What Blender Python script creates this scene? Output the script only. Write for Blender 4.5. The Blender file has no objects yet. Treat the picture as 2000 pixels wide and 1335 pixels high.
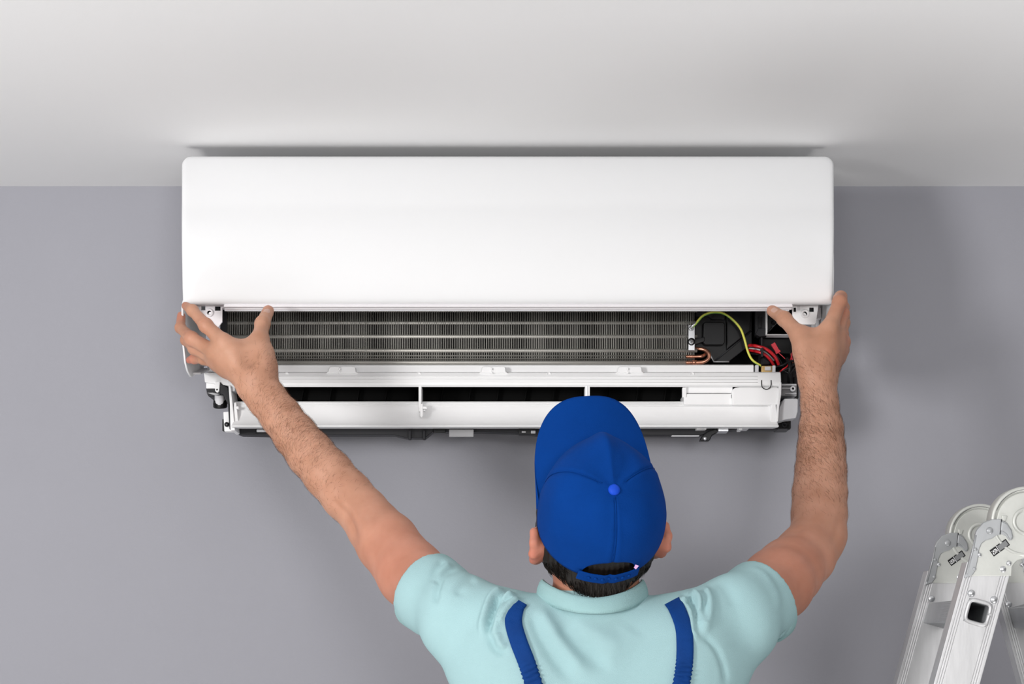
import bpy, bmesh, math, random
import numpy as np
from mathutils import Vector, Matrix

# ------------------------------------------------------------------ camera, world, lights
scene = bpy.context.scene
COL = scene.collection
F = 3337.0                       # focal length in pixels of the 2000 px wide frame
CY, CZ, HOR = -3.0, 1.5, 1250.0  # camera position and horizon row
cam_d = bpy.data.cameras.new('camera')
cam = bpy.data.objects.new('camera', cam_d); COL.objects.link(cam)
cam.location = (0, CY, CZ); cam.rotation_euler = (math.pi/2, 0, 0)
cam_d.sensor_width = 36; cam_d.lens = F*36/2000
cam_d.shift_y = (HOR-667.5)/2000
cam_d.clip_start = 0.05
scene.camera = cam

world = bpy.data.worlds.new('world'); scene.world = world; world.use_nodes = True
wb = world.node_tree.nodes['Background']
wb.inputs['Color'].default_value = (0.93, 0.96, 1.0, 1); wb.inputs['Strength'].default_value = 0.05

def area(name, loc, target, sx, sy, power, color):
    d = bpy.data.lights.new(name, 'AREA'); d.shape = 'RECTANGLE'; d.size = sx; d.size_y = sy
    d.energy = power; d.color = color
    o = bpy.data.objects.new(name, d); COL.objects.link(o); o.location = loc
    o.rotation_euler = (Vector(target)-Vector(loc)).to_track_quat('-Z', 'Y').to_euler()
    return o
area('key_softbox', (-2.85, -3.9, 1.78), (0.0, -0.2, 1.9), 0.75, 1.1, 121, (1.0, 0.99, 0.98))
area('fill_softbox', (0.65, -4.6, 1.65), (0.15, -0.3, 1.9), 0.7, 0.6, 42, (1.0, 0.99, 0.98))
area('fill_softbox', (-0.6, -4.2, 1.95), (0.1, -0.3, 1.9), 0.45, 0.45, 12, (1.0, 0.99, 0.98))
for x_, e_ in ((-1.0, 11.5), (1.3, 11.5)):  # uplights added below the frame only to brighten the ceiling
    up_ = area('added_ceiling_uplight', (x_, -1.45, 0.25), (x_, -1.25, 2.3), 1.0, 1.0, e_, (1.0, 0.985, 0.97))
    up_.data.spread = math.radians(110)

vs = scene.view_settings
vs.view_transform = 'Standard'; vs.look = 'None'; vs.gamma = 1.0; vs.use_curve_mapping = False
vs.exposure = -0.20

def P(px, py, y):
    d = y-CY
    return Vector(((px-1000)*d/F, y, CZ+(HOR-py)*d/F))

# ------------------------------------------------------------------ materials
def mat(name, col, rough=0.5, metal=0.0, bump=0.0, bscale=100.0, var=0.0, vscale=8.0, sss=0.0, spec=0.5, stretch=None, sheen=0.0):
    m = bpy.data.materials.new(name); m.use_nodes = True
    nt = m.node_tree; b = nt.nodes['Principled BSDF']
    b.inputs['Base Color'].default_value = (*col, 1)
    b.inputs['Roughness'].default_value = rough; b.inputs['Metallic'].default_value = metal
    b.inputs['Specular IOR Level'].default_value = spec
    if sheen: b.inputs['Sheen Weight'].default_value = sheen
    tc = nt.nodes.new('ShaderNodeTexCoord')
    vec = tc.outputs['Object']
    if stretch:
        mp = nt.nodes.new('ShaderNodeMapping'); mp.inputs['Scale'].default_value = stretch
        nt.links.new(vec, mp.inputs['Vector']); vec = mp.outputs['Vector']
    if var:
        n = nt.nodes.new('ShaderNodeTexNoise'); n.inputs['Scale'].default_value = vscale; n.inputs['Detail'].default_value = 4
        nt.links.new(vec, n.inputs['Vector'])
        r = nt.nodes.new('ShaderNodeValToRGB')
        r.color_ramp.elements[0].position = 0.3; r.color_ramp.elements[1].position = 0.7
        r.color_ramp.elements[0].color = (*[c*(1-var) for c in col], 1)
        r.color_ramp.elements[1].color = (*[min(1, c*(1+var)) for c in col], 1)
        nt.links.new(n.outputs['Fac'], r.inputs['Fac']); nt.links.new(r.outputs['Color'], b.inputs['Base Color'])
    if bump:
        n = nt.nodes.new('ShaderNodeTexNoise'); n.inputs['Scale'].default_value = bscale; n.inputs['Detail'].default_value = 3
        nt.links.new(vec, n.inputs['Vector'])
        bp = nt.nodes.new('ShaderNodeBump'); bp.inputs['Strength'].default_value = bump; bp.inputs['Distance'].default_value = 0.002
        nt.links.new(n.outputs['Fac'], bp.inputs['Height']); nt.links.new(bp.outputs['Normal'], b.inputs['Normal'])
    if sss:
        b.inputs['Subsurface Weight'].default_value = sss
        b.inputs['Subsurface Radius'].default_value = (1.0, 0.35, 0.2); b.inputs['Subsurface Scale'].default_value = 0.006
    return m

M = {}
M['wall'] = mat('wall_paint', (0.342, 0.342, 0.378), 0.85, bump=0.12, bscale=220, var=0.02, vscale=3, spec=0.2)
M['ceiling'] = mat('ceiling_paint', (0.86, 0.86, 0.865), 0.9, bump=0.05, bscale=200, spec=0.2)
M['floor'] = mat('floor_laminate', (0.20, 0.19, 0.18), 0.6, var=0.08, vscale=4)
M['panel'] = mat('white_gloss_plastic', (0.85, 0.855, 0.865), 0.42, spec=0.4)
M['white'] = mat('white_plastic', (0.90, 0.90, 0.905), 0.45, spec=0.4)
M['warm'] = mat('warm_white_plastic', (0.86, 0.83, 0.85), 0.5, spec=0.4)
M['grey'] = mat('grey_plastic', (0.42, 0.42, 0.43), 0.5)
M['palegrey'] = mat('pale_grey_plastic', (0.62, 0.62, 0.64), 0.5)
M['dark'] = mat('charcoal_plastic', (0.020, 0.020, 0.023), 0.5, spec=0.3)
M['black'] = mat('black_plastic', (0.006, 0.006, 0.007), 0.4, spec=0.3)
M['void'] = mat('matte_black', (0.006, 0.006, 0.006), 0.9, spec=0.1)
M['fin'] = mat('aluminium_fin', (0.25, 0.243, 0.222), 0.5, 0.35, var=0.12, vscale=60, stretch=(1, 0.02, 0.05))
M['tube'] = mat('bright_tube', (0.50, 0.485, 0.45), 0.5, 0.6)
M['window'] = mat('label_grey', (0.20, 0.205, 0.21), 0.5)
M['steel'] = mat('zinc_steel', (0.60, 0.61, 0.63), 0.35, 0.8)
M['copper'] = mat('copper', (0.62, 0.30, 0.20), 0.3, 0.9, var=0.3, vscale=120)
M['brass'] = mat('brass', (0.55, 0.38, 0.16), 0.35, 0.8)
M['red'] = mat('red_insulation', (0.62, 0.012, 0.02), 0.3)
M['redplug'] = mat('red_connector', (0.70, 0.05, 0.07), 0.4)
M['green'] = mat('green_insulation', (0.20, 0.42, 0.05), 0.35)
M['yellow'] = mat('yellow_insulation', (0.72, 0.70, 0.10), 0.35)
M['cap'] = mat('blue_cotton', (0.0008, 0.040, 0.225), 0.85, bump=0.25, bscale=900, var=0.08, vscale=14, spec=0.08)
M['button'] = mat('bright_blue_button', (0.002, 0.065, 0.58), 0.6, spec=0.3)
M['shirt'] = mat('mint_pique', (0.365, 0.555, 0.578), 0.9, bump=0.28, bscale=900, var=0.03, vscale=10, spec=0.1)
M['rib'] = mat('mint_rib_knit', (0.345, 0.545, 0.555), 0.9, bump=0.3, bscale=700, spec=0.15)
M['strap'] = mat('royal_blue_twill', (0.001, 0.040, 0.20), 0.75, bump=0.25, bscale=900, var=0.1, vscale=30, spec=0.2)
M['hair'] = mat('dark_brown_hair', (0.012, 0.008, 0.006), 0.55, spec=0.35)
M['armhair'] = mat('brown_arm_hair', (0.13, 0.06, 0.032), 0.6, spec=0.2)
M['nail'] = mat('fingernail', (0.55, 0.33, 0.265), 0.35, sss=0.2)
M['pink'] = mat('pink_fabric_tag', (0.75, 0.42, 0.72), 0.7)
M['sole'] = mat('black_rubber', (0.02, 0.02, 0.02), 0.7)
M['alu'] = mat('brushed_aluminium', (0.57, 0.57, 0.58), 0.45, 0.5, bump=0.04, bscale=60, var=0.06, vscale=18, stretch=(6, 6, 1))
M['alucast'] = mat('cast_aluminium', (0.57, 0.58, 0.55), 0.45, 0.4, bump=0.05, bscale=200, var=0.06, vscale=30)
M['alugrey'] = mat('grey_zinc_lever', (0.40, 0.412, 0.425), 0.42, 0.4, bump=0.05, bscale=150, var=0.06, vscale=40)
M['eye'] = mat('eye_white', (0.8, 0.8, 0.8), 0.2)

# skin: reddish tone driven by a per-vertex pigment attribute plus mottling
def skin_mat():
    m = bpy.data.materials.new('skin'); m.use_nodes = True
    nt = m.node_tree; b = nt.nodes['Principled BSDF']; L = nt.links.new
    b.inputs['Roughness'].default_value = 0.52; b.inputs['Specular IOR Level'].default_value = 0.35
    b.inputs['Subsurface Weight'].default_value = 0.18
    b.inputs['Subsurface Radius'].default_value = (1.0, 0.3, 0.15); b.inputs['Subsurface Scale'].default_value = 0.006
    tc = nt.nodes.new('ShaderNodeTexCoord')
    n = nt.nodes.new('ShaderNodeTexNoise'); n.inputs['Scale'].default_value = 28; n.inputs['Detail'].default_value = 5
    L(tc.outputs['Object'], n.inputs['Vector'])
    r = nt.nodes.new('ShaderNodeValToRGB')
    r.color_ramp.elements[0].position = 0.3; r.color_ramp.elements[1].position = 0.72
    r.color_ramp.elements[0].color = (0.445, 0.222, 0.138, 1); r.color_ramp.elements[1].color = (0.56, 0.302, 0.204, 1)
    L(n.outputs['Fac'], r.inputs['Fac'])
    at = nt.nodes.new('ShaderNodeAttribute'); at.attribute_name = 'flush'
    mx = nt.nodes.new('ShaderNodeMixRGB'); mx.inputs['Color2'].default_value = (0.56, 0.175, 0.12, 1)
    L(at.outputs['Fac'], mx.inputs['Fac']); L(r.outputs['Color'], mx.inputs['Color1']); L(mx.outputs['Color'], b.inputs['Base Color'])
    v = nt.nodes.new('ShaderNodeTexVoronoi'); v.inputs['Scale'].default_value = 700
    L(tc.outputs['Object'], v.inputs['Vector'])
    n2 = nt.nodes.new('ShaderNodeTexNoise'); n2.inputs['Scale'].default_value = 160; n2.inputs['Detail'].default_value = 4
    L(tc.outputs['Object'], n2.inputs['Vector'])
    ad = nt.nodes.new('ShaderNodeMath'); ad.operation = 'ADD'
    L(v.outputs['Distance'], ad.inputs[0]); L(n2.outputs['Fac'], ad.inputs[1])
    bp = nt.nodes.new('ShaderNodeBump'); bp.inputs['Strength'].default_value = 0.05; bp.inputs['Distance'].default_value = 0.0012
    L(ad.outputs[0], bp.inputs['Height']); L(bp.outputs['Normal'], b.inputs['Normal'])
    return m
M['skin'] = skin_mat()

# ------------------------------------------------------------------ object helpers
ORG = {}
def finish(o, parent, org):
    COL.objects.link(o)
    if parent is not None:
        o.parent = parent; org = ORG[parent]
    else:
        o.location = org
    ORG[o] = org
    return o
def root(name, loc, label, cat):
    o = bpy.data.objects.new(name, None); COL.objects.link(o); o.location = loc; o.empty_display_size = 0.05
    ORG[o] = Vector(loc); o['label'] = label; o['category'] = cat
    return o
def obj(name, verts, faces, m, parent=None, org=(0, 0, 0), bevel=0.0, smooth=False, seg=2, label=None):
    org_v = ORG[parent] if parent is not None else Vector(org)
    me = bpy.data.meshes.new(name)
    me.from_pydata([tuple(Vector(v)-org_v) for v in verts], [], [tuple(f) for f in faces])
    bm = bmesh.new(); bm.from_mesh(me); bmesh.ops.recalc_face_normals(bm, faces=bm.faces); bm.to_mesh(me); bm.free()
    me.materials.append(M[m] if isinstance(m, str) else m)
    if smooth:
        for p in me.polygons: p.use_smooth = True
    o = bpy.data.objects.new(name, me)
    finish(o, parent, org_v)
    if bevel:
        b = o.modifiers.new('bevel', 'BEVEL'); b.width = bevel; b.segments = seg; b.limit_method = 'ANGLE'; b.angle_limit = 0.6
        for p in me.polygons: p.use_smooth = True
        w = o.modifiers.new('wn', 'WEIGHTED_NORMAL'); w.keep_sharp = True
    if label: o['label'] = label
    return o
def npobj(name, V, Fq, m, parent, smooth=True):
    org_v = np.array(ORG[parent] if parent is not None else (0, 0, 0), dtype=np.float32)
    me = bpy.data.meshes.new(name)
    V = (V-org_v).astype(np.float32)
    k = Fq.shape[1]
    me.vertices.add(len(V)); me.vertices.foreach_set('co', V.ravel())
    me.loops.add(Fq.size); me.loops.foreach_set('vertex_index', Fq.astype(np.int32).ravel())
    me.polygons.add(len(Fq)); me.polygons.foreach_set('loop_start', np.arange(0, Fq.size, k, dtype=np.int32))
    me.polygons.foreach_set('loop_total', np.full(len(Fq), k, dtype=np.int32))
    me.polygons.foreach_set('use_smooth', np.full(len(Fq), smooth))
    me.update(calc_edges=True); me.validate()
    me.materials.append(M[m])
    o = bpy.data.objects.new(name, me)
    return finish(o, parent, Vector(org_v.tolist()))
def extrude(front, vec):
    n = len(front); vec = Vector(vec)
    V = [Vector(p) for p in front]+[Vector(p)+vec for p in front]
    Fc = [list(range(n)), list(range(2*n-1, n-1, -1))]+[[i, (i+1) % n, n+(i+1) % n, n+i] for i in range(n)]
    return V, Fc
def poly(name, pts, yf, depth, m, parent, bevel=0.001, **k):
    """pixel-measured outline standing at distance yf, extruded depth metres towards the wall"""
    V, Fc = extrude([P(a, b, yf) for a, b in pts], (0, depth, 0))
    return obj(name, V, Fc, m, parent, bevel=bevel, **k)
def box(name, x0, x1, y0, y1, yf, depth, m, parent, bevel=0.001, **k):
    return poly(name, [(x0, y1), (x1, y1), (x1, y0), (x0, y0)], yf, depth, m, parent, bevel, **k)
def prism_x(name, prof, x0, x1, m, parent, bevel=0.001, **k):
    """closed (y, z) outline extruded along x"""
    V, Fc = extrude([(x0, a, b) for a, b in prof], (x1-x0, 0, 0))
    return obj(name, V, Fc, m, parent, bevel=bevel, **k)
def zpx(py, y): return CZ+(HOR-py)*(y-CY)/F
def xpx(px, y): return (px-1000)*(y-CY)/F
def catmull(pts, n=8):
    pts = [Vector(p) for p in pts]; out = []
    q = [2*pts[0]-pts[1]]+pts+[2*pts[-1]-pts[-2]]
    for i in range(1, len(q)-2):
        for j in range(n):
            t = j/n; a, b, c, d = q[i-1], q[i], q[i+1], q[i+2]
            out.append(0.5*((2*b)+(c-a)*t+(2*a-5*b+4*c-d)*t*t+(3*b-a-3*c+d)*t**3))
    out.append(pts[-1]); return out
def tube_mesh(path, r, n=10):
    path = [Vector(p) for p in path]; V = []; Fc = []
    up = Vector((0.13, 0.9, 0.2))
    for i, p in enumerate(path):
        t = (path[min(i+1, len(path)-1)]-path[max(i-1, 0)]).normalized()
        a = t.cross(up).normalized(); b = t.cross(a).normalized()
        rr = r[i] if hasattr(r, '__len__') else r
        for k in range(n):
            an = 2*math.pi*k/n
            V.append(p+a*(rr*math.cos(an))+b*(rr*math.sin(an)))
    for i in range(len(path)-1):
        for k in range(n):
            Fc.append([i*n+k, i*n+(k+1) % n, (i+1)*n+(k+1) % n, (i+1)*n+k])
    Fc.append(list(range(n))); Fc.append(list(range((len(path)-1)*n, len(path)*n)))
    return V, Fc
def tube(name, path, r, m, parent, n=10, **k):
    V, Fc = tube_mesh(path, r, n)
    return obj(name, V, Fc, m, parent, smooth=True, **k)
def lathe(name, c, axis, prof, m, parent, n=24, smooth=True, **k):
    """prof: (radius, distance along axis) pairs; ends are capped"""
    c = Vector(c); ax = Vector(axis).normalized(); a = ax.orthogonal().normalized(); b = ax.cross(a)
    V = []; Fc = []
    for r, h in prof:
        for i in range(n):
            t = 2*math.pi*i/n
            V.append(c+ax*h+a*(r*math.cos(t))+b*(r*math.sin(t)))
    for j in range(len(prof)-1):
        for i in range(n):
            Fc.append([j*n+i, j*n+(i+1) % n, (j+1)*n+(i+1) % n, (j+1)*n+i])
    Fc.append(list(range(n))); Fc.append(list(range((len(prof)-1)*n, len(prof)*n)))
    return obj(name, V, Fc, m, parent, smooth=smooth, **k)
def screw(c, r, parent, m='steel', name='screw', axis=(0, -1, 0)):
    s = lathe(name, c, axis, [(r, -0.001), (r, 0.0012), (r*0.85, 0.0022), (r*0.4, 0.0028)], m, parent, 16)
    return s
def dome(name, c, r, h, parent, m, axis=(0, -1, 0)):
    return lathe(name, c, axis, [(r, -0.0005), (r*0.98, h*0.25), (r*0.85, h*0.6), (r*0.55, h*0.88), (r*0.15, h)], m, parent, 18)
def cut(o, cutters):
    """boolean holes, applied to the mesh; the cutters are removed"""
    cs = []
    for V, Fc in cutters:
        c = obj('cutter', V, Fc, 'void', None); cs.append(c)
        b = o.modifiers.new('cut', 'BOOLEAN'); b.operation = 'DIFFERENCE'; b.object = c; b.solver = 'EXACT'
        o.modifiers.move(len(o.modifiers)-1, 0)
    keep = [x for x in o.modifiers if x.type != 'BOOLEAN']
    for x in keep: x.show_viewport = False
    dg = bpy.context.evaluated_depsgraph_get(); dg.update()
    me = bpy.data.meshes.new_from_object(o.evaluated_get(dg))
    old = o.data; o.data = me; bpy.data.meshes.remove(old)
    for x in [x for x in o.modifiers if x.type == 'BOOLEAN']: o.modifiers.remove(x)
    for x in keep: x.show_viewport = True
    for c in cs:
        d = c.data; bpy.data.objects.remove(c); bpy.data.meshes.remove(d)
def box_vf(x0, x1, y0, y1, z0, z1):
    return extrude([(x0, y0, z0), (x1, y0, z0), (x1, y0, z1), (x0, y0, z1)], (0, y1-y0, 0))
def pxbox(x0, x1, y0, y1, ya, yb):
    """cutter: pixel rectangle at depth ya, running to depth yb"""
    return extrude([P(x0, y1, ya), P(x1, y1, ya), P(x1, y0, ya), P(x0, y0, ya)], (0, yb-ya, 0))
def pxcyl(px, py, r, ya, yb, n=16):
    c = P(px, py, ya)
    return extrude([c+Vector((r*math.cos(2*math.pi*i/n), 0, r*math.sin(2*math.pi*i/n))) for i in range(n)], (0, yb-ya, 0))
def structure(o, label):
    o['kind'] = 'structure'; o['label'] = label
    return o

# ------------------------------------------------------------------ the room
CEIL = CZ+(HOR-363.5)*3.0/F
V, Fc = box_vf(-2.9, 2.9, 0, 0.12, 0, CEIL+0.1)
structure(obj('wall_back', V, Fc, 'wall'), 'smooth blue-grey painted wall behind the air conditioner')
V, Fc = box_vf(-2.9, 2.9, -5.2, 0, CEIL, CEIL+0.1)
structure(obj('ceiling', V, Fc, 'ceiling'), 'plain white ceiling above the air conditioner')
V, Fc = box_vf(-2.9, 2.9, -5.2, 0.12, -0.1, 0)
structure(obj('floor', V, Fc, 'floor'), 'plain floor below the frame')

# ------------------------------------------------------------------ air conditioner body on the wall
AC = root('air_conditioner', (0, -0.09, zpx(850, -0.12)), 'opened wall-mounted air conditioner body with bare cooling coil and wiring', 'air conditioner')
xl, xr = xpx(447, -0.17), xpx(1556, -0.17)
ZT = 2.235
# chassis: black moulded back shell with a hollow outlet
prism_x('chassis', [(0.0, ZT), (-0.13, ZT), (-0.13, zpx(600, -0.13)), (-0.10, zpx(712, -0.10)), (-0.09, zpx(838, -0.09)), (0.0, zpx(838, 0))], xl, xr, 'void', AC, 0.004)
# cooling coil
YC = -0.172
coil = box('evaporator', 442, 1357, 560, 716, YC+0.034, 0.006, 'dark', AC, 0, label='finned aluminium cooling coil')
zt, zb = zpx(545, YC), zpx(713, YC)
Vv, Ff = [], []
xa, xb = xpx(442, YC), xpx(1357, YC); NF = 262
rng = random.Random(3)
for i in range(NF):
    x = xa+(xb-xa)*(i+0.5)/NF+rng.uniform(-.0001, .0001)
    w = rng.uniform(.00045, .00065); yo = YC+rng.uniform(-.0003, .0003)
    prof = [(yo+0.004, zt), (yo, zt-0.03), (yo-0.001, (zt+zb)/2), (yo+0.002, zb+0.012), (yo+0.009, zb), (yo+0.034, zb), (yo+0.034, zt)]
    V, Fc = extrude([(x-w, a, b) for a, b in prof], (2*w, 0, 0))
    n = len(Vv); Vv += V; Ff += [[n+k for k in f] for f in Fc]
fins = obj('fins', Vv, Ff, 'fin', coil); fins['kind'] = 'stuff'
for py, yo, r in ((606, .0005, .0026), (630, .0, .0029), (656.5, -.0005, .0030), (684, .0, .0032), (707.5, .0, .0036)):
    z = zpx(py, YC); y = YC+yo+.0019
    tube('coil_tube', [(xa-0.002, y, z), (0, y, z), (xb+0.004, y, z)], r, 'tube', coil, 12)
for py in (694, 700):
    z = zpx(py, YC)
    tube('coil_rib', [(xa, YC+.002, z), (xb, YC+.002, z)], .0011, 'fin', coil, 8)
box('coil_end_plate', 430, 443, 560, 714, YC-0.004, 0.036, 'dark', coil, 0.0008)
# right-hand chassis bay
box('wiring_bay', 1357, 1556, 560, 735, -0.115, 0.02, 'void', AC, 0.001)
hs = poly('motor_housing', [(1357, 570), (1469, 570), (1469, 671), (1424, 706), (1394, 706), (1384, 686), (1357, 679)], -0.160, 0.04, 'black', AC, 0.0015, label='black plastic fan motor housing')
poly('housing_cover', [(1374, 631), (1377, 628), (1412, 628), (1416, 632), (1416, 668), (1412, 673), (1378, 673), (1373, 668)], -0.176, 0.018, 'black', hs, 0.004, seg=4)
poly('housing_step', [(1418, 570), (1466, 570), (1466, 645), (1419, 683)], -0.166, 0.008, 'black', hs, 0.002)
poly('housing_step', [(1358, 570), (1416, 570), (1416, 624), (1390, 624), (1384, 618), (1358, 618)], -0.165, 0.008, 'dark', hs, 0.002)
tube('housing_rib', [P(1467, 646, -0.161), P(1397, 704, -0.161)], .0014, 'dark', hs, 8)
tube('housing_rib', [P(1424, 706, -0.161), P(1394, 706, -0.161), P(1385, 688, -0.161)], .0011, 'grey', hs, 8)
poly('housing_arm', [(1352, 663), (1376, 657), (1376, 666), (1356, 673)], -0.178, 0.01, 'black', hs, 0.001)
# earth bracket with two screws
br = box('earth_bracket', 1344.5, 1357.5, 634, 684, -0.181, 0.006, 'steel', AC, 0.001, label='zinc-plated earth bracket')
lathe('washer', P(1350.5, 667, -0.181), (0, -1, 0), [(.0062, 0), (.0062, .0016), (.003, .0018)], 'black', br, 20)
for py in (641, 667.5):
    s = screw(P(1350, py, -0.183), .0042, br)
    q = P(1350, py, -0.1861)
    for a in (0.5, 0.5+math.pi/2):
        d = Vector((math.cos(a), 0, math.sin(a)))*.0022; e = Vector((-math.sin(a), 0, math.cos(a)))*.0005
        V, Fc = extrude([q-d-e, q+d-e, q+d+e, q-d+e], (0, .0012, 0))
        obj('cross_slot', V, Fc, 'dark', s)
# green and yellow earth wire
wp = catmull([P(1352, 638, -.186), P(1360, 630, -.188), P(1373, 616, -.19), P(1391, 609.5, -.192), P(1411, 611, -.193), P(1430, 623, -.192), P(1446, 641, -.19), P(1454, 662, -.188), P(1461, 687, -.187), P(1470, 703, -.187), P(1486, 714, -.187)], 8)
w = tube('earth_wire', wp, .0019, 'yellow', AC, 10, label='yellow and green striped earth wire')
tube('green_stripe', [p+Vector((.0004, -.0004, -.0011)) for p in wp], .00125, 'green', w, 8)
tube('wire_lug', [P(1349, 640, -.186), P(1355, 634, -.187), P(1362, 628, -.188)], .0022, 'steel', w, 8)
# copper return bends
tube('copper_bend', catmull([P(1340, 707.5, -.172), P(1360, 707.5, -.175), P(1375, 706, -.176), P(1384, 699, -.176), P(1384, 689, -.175), P(1374, 682, -.17), P(1356, 680, -.165)], 8), .0031, 'copper', AC, 14)
tube('copper_bend', catmull([P(1340, 696, -.170), P(1358, 696, -.172), P(1372, 695, -.172), P(1379, 690, -.165)], 8), .0028, 'copper', AC, 14)
lathe('brazed_collar', P(1352, 707.5, -.174), (1, 0, 0), [(.0040, 0), (.0042, .003), (.0040, .008)], 'copper', AC)
# control box
box('control_box', 1475, 1499, 570, 655, -0.165, 0.05, 'dark', AC, 0.002)
box('control_box_lug', 1481, 1488, 618, 640, -0.168, 0.006, 'black', AC, 0.001)
poly('control_box_foot', [(1476, 652), (1481, 641), (1499, 641), (1499, 655), (1484, 657)], -0.169, 0.02, 'dark', AC, 0.001)
fr = box('terminal_cover', 1496.5, 1552, 590, 653, -0.178, 0.03, 'white', AC, 0.001, label='white frame around the circuit board')
cut(fr, [pxbox(1501, 1549, 580, 648.5, -0.19, -0.152)])
box('circuit_board', 1500, 1550, 590, 650, -0.155, 0.006, 'black', AC, 0)
for px, py, w_, h_, m in ((1510, 630, 5, 4, 'dark'), (1512, 636.5, 6, 3, 'grey'), (1528, 638, 9, 8, 'dark'), (1521, 616, 8, 6, 'dark'), (1538, 622, 6, 10, 'dark'), (1540, 641, 6, 4, 'brass')):
    box('board_component', px-w_/2, px+w_/2, py-h_/2, py+h_/2, -0.160, 0.006, m, AC, 0.0006)
for r_, px, py in ((.0042, 1527, 641), (.003, 1511, 628)):
    lathe('board_coil', P(px, py, -.160), (0, -1, 0), [(r_, 0), (r_, .003), (r_*.6, .0032), (r_*.6, .001)], 'dark', AC, 16)
box('bay_divider', 1486, 1490, 658, 712, -0.16, 0.03, 'dark', AC, 0.001)
box('bay_block', 1486, 1546, 660, 690, -0.135, 0.02, 'black', AC, 0.002)
box('bay_block', 1488, 1504, 695, 712, -0.165, 0.02, 'dark', AC, 0.002)
# wiring
def wire(pts, r, m, name='wire', n=8):
    return tube(name, catmull([P(a, b, y) for a, b, y in pts], 8), r, m, AC, n)
wire([(1460, 675, -.150), (1468, 674, -.168), (1480, 676, -.176), (1496, 681, -.18), (1508, 690, -.178), (1516, 700, -.172), (1521, 712, -.165)], .0026, 'red')
wire([(1460, 683, -.150), (1472, 685, -.168), (1484, 688, -.176), (1496, 694, -.178), (1505, 703, -.175), (1513, 716, -.165)], .0023, 'red')
wire([(1462, 680, -.150), (1474, 681, -.165), (1487, 684, -.172), (1499, 691, -.172), (1512, 704, -.165)], .0014, 'palegrey')
wire([(1466, 690, -.150), (1482, 692, -.16), (1497, 700, -.165), (1508, 712, -.16)], .0020, 'black')
wire([(1500, 684, -.165), (1512, 690, -.168), (1522, 704, -.165), (1528, 716, -.16)], .0022, 'black')
wire([(1536, 700, -.172), (1542, 712, -.178), (1542, 726, -.178), (1541, 748, -.17)], .0030, 'black')
wire([(1515, 716, -.172), (1528, 713, -.178), (1540, 706, -.178), (1552, 704, -.17)], .0018, 'black')
wire([(1520, 726, -.172), (1532, 722, -.178), (1546, 714, -.178), (1556, 706, -.165)], .0022, 'black')
wire([(1520, 728, -.172), (1530, 720, -.18), (1538, 714, -.178), (1546, 697, -.168)], .0012, 'red')
wire([(1528, 720, -.175), (1540, 728, -.182), (1548, 722, -.178), (1554, 712, -.165)], .0015, 'black')
wire([(1544, 690, -.16), (1547, 700, -.168), (1549, 710, -.17)], .0012, 'copper')
wire([(1548, 688, -.16), (1546, 696, -.168), (1549, 706, -.17)], .0013, 'redplug')
box('wire_clip', 1487, 1491, 678, 696, -0.186, 0.02, 'dark', AC, 0.001)
ang = math.radians(60); c0 = P(1515, 679, -.172); d0 = Vector((math.cos(ang), 0, -math.sin(ang))); e0 = Vector((math.sin(ang), 0, math.cos(ang)))
V, Fc = extrude([c0-d0*.0088-e0*.0036, c0+d0*.0060-e0*.0034, c0+d0*.0060-e0*.0044, c0+d0*.0094-e0*.0044, c0+d0*.0094+e0*.0044, c0+d0*.0060+e0*.0044, c0+d0*.0060+e0*.0034, c0-d0*.0088+e0*.0036], (0, .006, 0))
obj('plug', V, Fc, 'redplug', AC, bevel=.0006, label='small red plug connector')
wire([(1521, 689, -.169), (1528, 695, -.172), (1537, 704, -.172)], .0007, 'redplug')
box('terminal_block', 1487, 1508, 713.5, 727, -0.187, 0.012, 'brass', AC, 0.001)
box('terminal_block', 1494, 1506, 715, 723, -0.189, 0.004, 'palegrey', AC, 0.001)
box('guide_post', 1475.5, 1482, 712, 728, -0.192, 0.01, 'palegrey', AC, 0.001)
box('guide_post', 1509, 1515, 713, 728, -0.192, 0.01, 'palegrey', AC, 0.001)
box('bay_panel', 1522, 1560, 722, 778, -0.150, 0.02, 'dark', AC, 0.002)
box('bay_rib', 1551, 1556, 735, 752, -0.158, 0.01, 'black', AC, 0.001)

# air guide (white fascia below the coil)
ga = prism_x('air_guide', [(-.182, zpx(711.5, -.182)), (-.186, zpx(713, -.186)), (-.186, zpx(727, -.186)), (-.15, zpx(727, -.15)), (-.15, zpx(711.5, -.15))], xpx(405, -.186), xpx(1472, -.186), 'white', AC, .0008, label='white air guide ledge')
gb = prism_x('guide_face', [(-.193, zpx(726, -.193)), (-.196, zpx(728.5, -.196)), (-.200, zpx(742, -.200)), (-.199, zpx(751, -.199)), (-.194, zpx(755.5, -.194)), (-.16, zpx(752, -.16)), (-.16, zpx(726, -.16))], xpx(446, -.196), xpx(1525, -.196), 'white', ga, .0012)
for x0, x1 in ((643, 694), (942, 987), (1208, 1253)):
    c = poly('clip', [(x0-6, 728), (x0-2, 725), (x0, 717), (x0+3, 715), (x1-3, 715), (x1, 717), (x1+1, 725), (x1+5, 728)], -.199, .012, 'white', ga, .0012)
    cx = (x0+x1)/2-2
    for py in (720, 727):
        V, Fc = tube_mesh([P(cx-3, py, -.2), P(cx-3, py, -.2025)], .0019, 12)
        obj('clip_knob', V, Fc, 'white', c, bevel=.0006)
for px in (560, 818, 1072, 1352):
    lathe('moulding_ring', P(px, 731, -.1965), (0, -1, 0), [(.0038, -.001), (.0038, .0006), (.003, .0006), (.003, .0001)], 'white', ga, 20)
for py in (735, 741, 746.5):
    y = -.1995 if py > 738 else -.1985
    tube('guide_rib', [(xpx(535, y), y, zpx(py, y)), (xpx(1480, y), y, zpx(py, y))], .00045, 'white', ga, 6)
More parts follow.
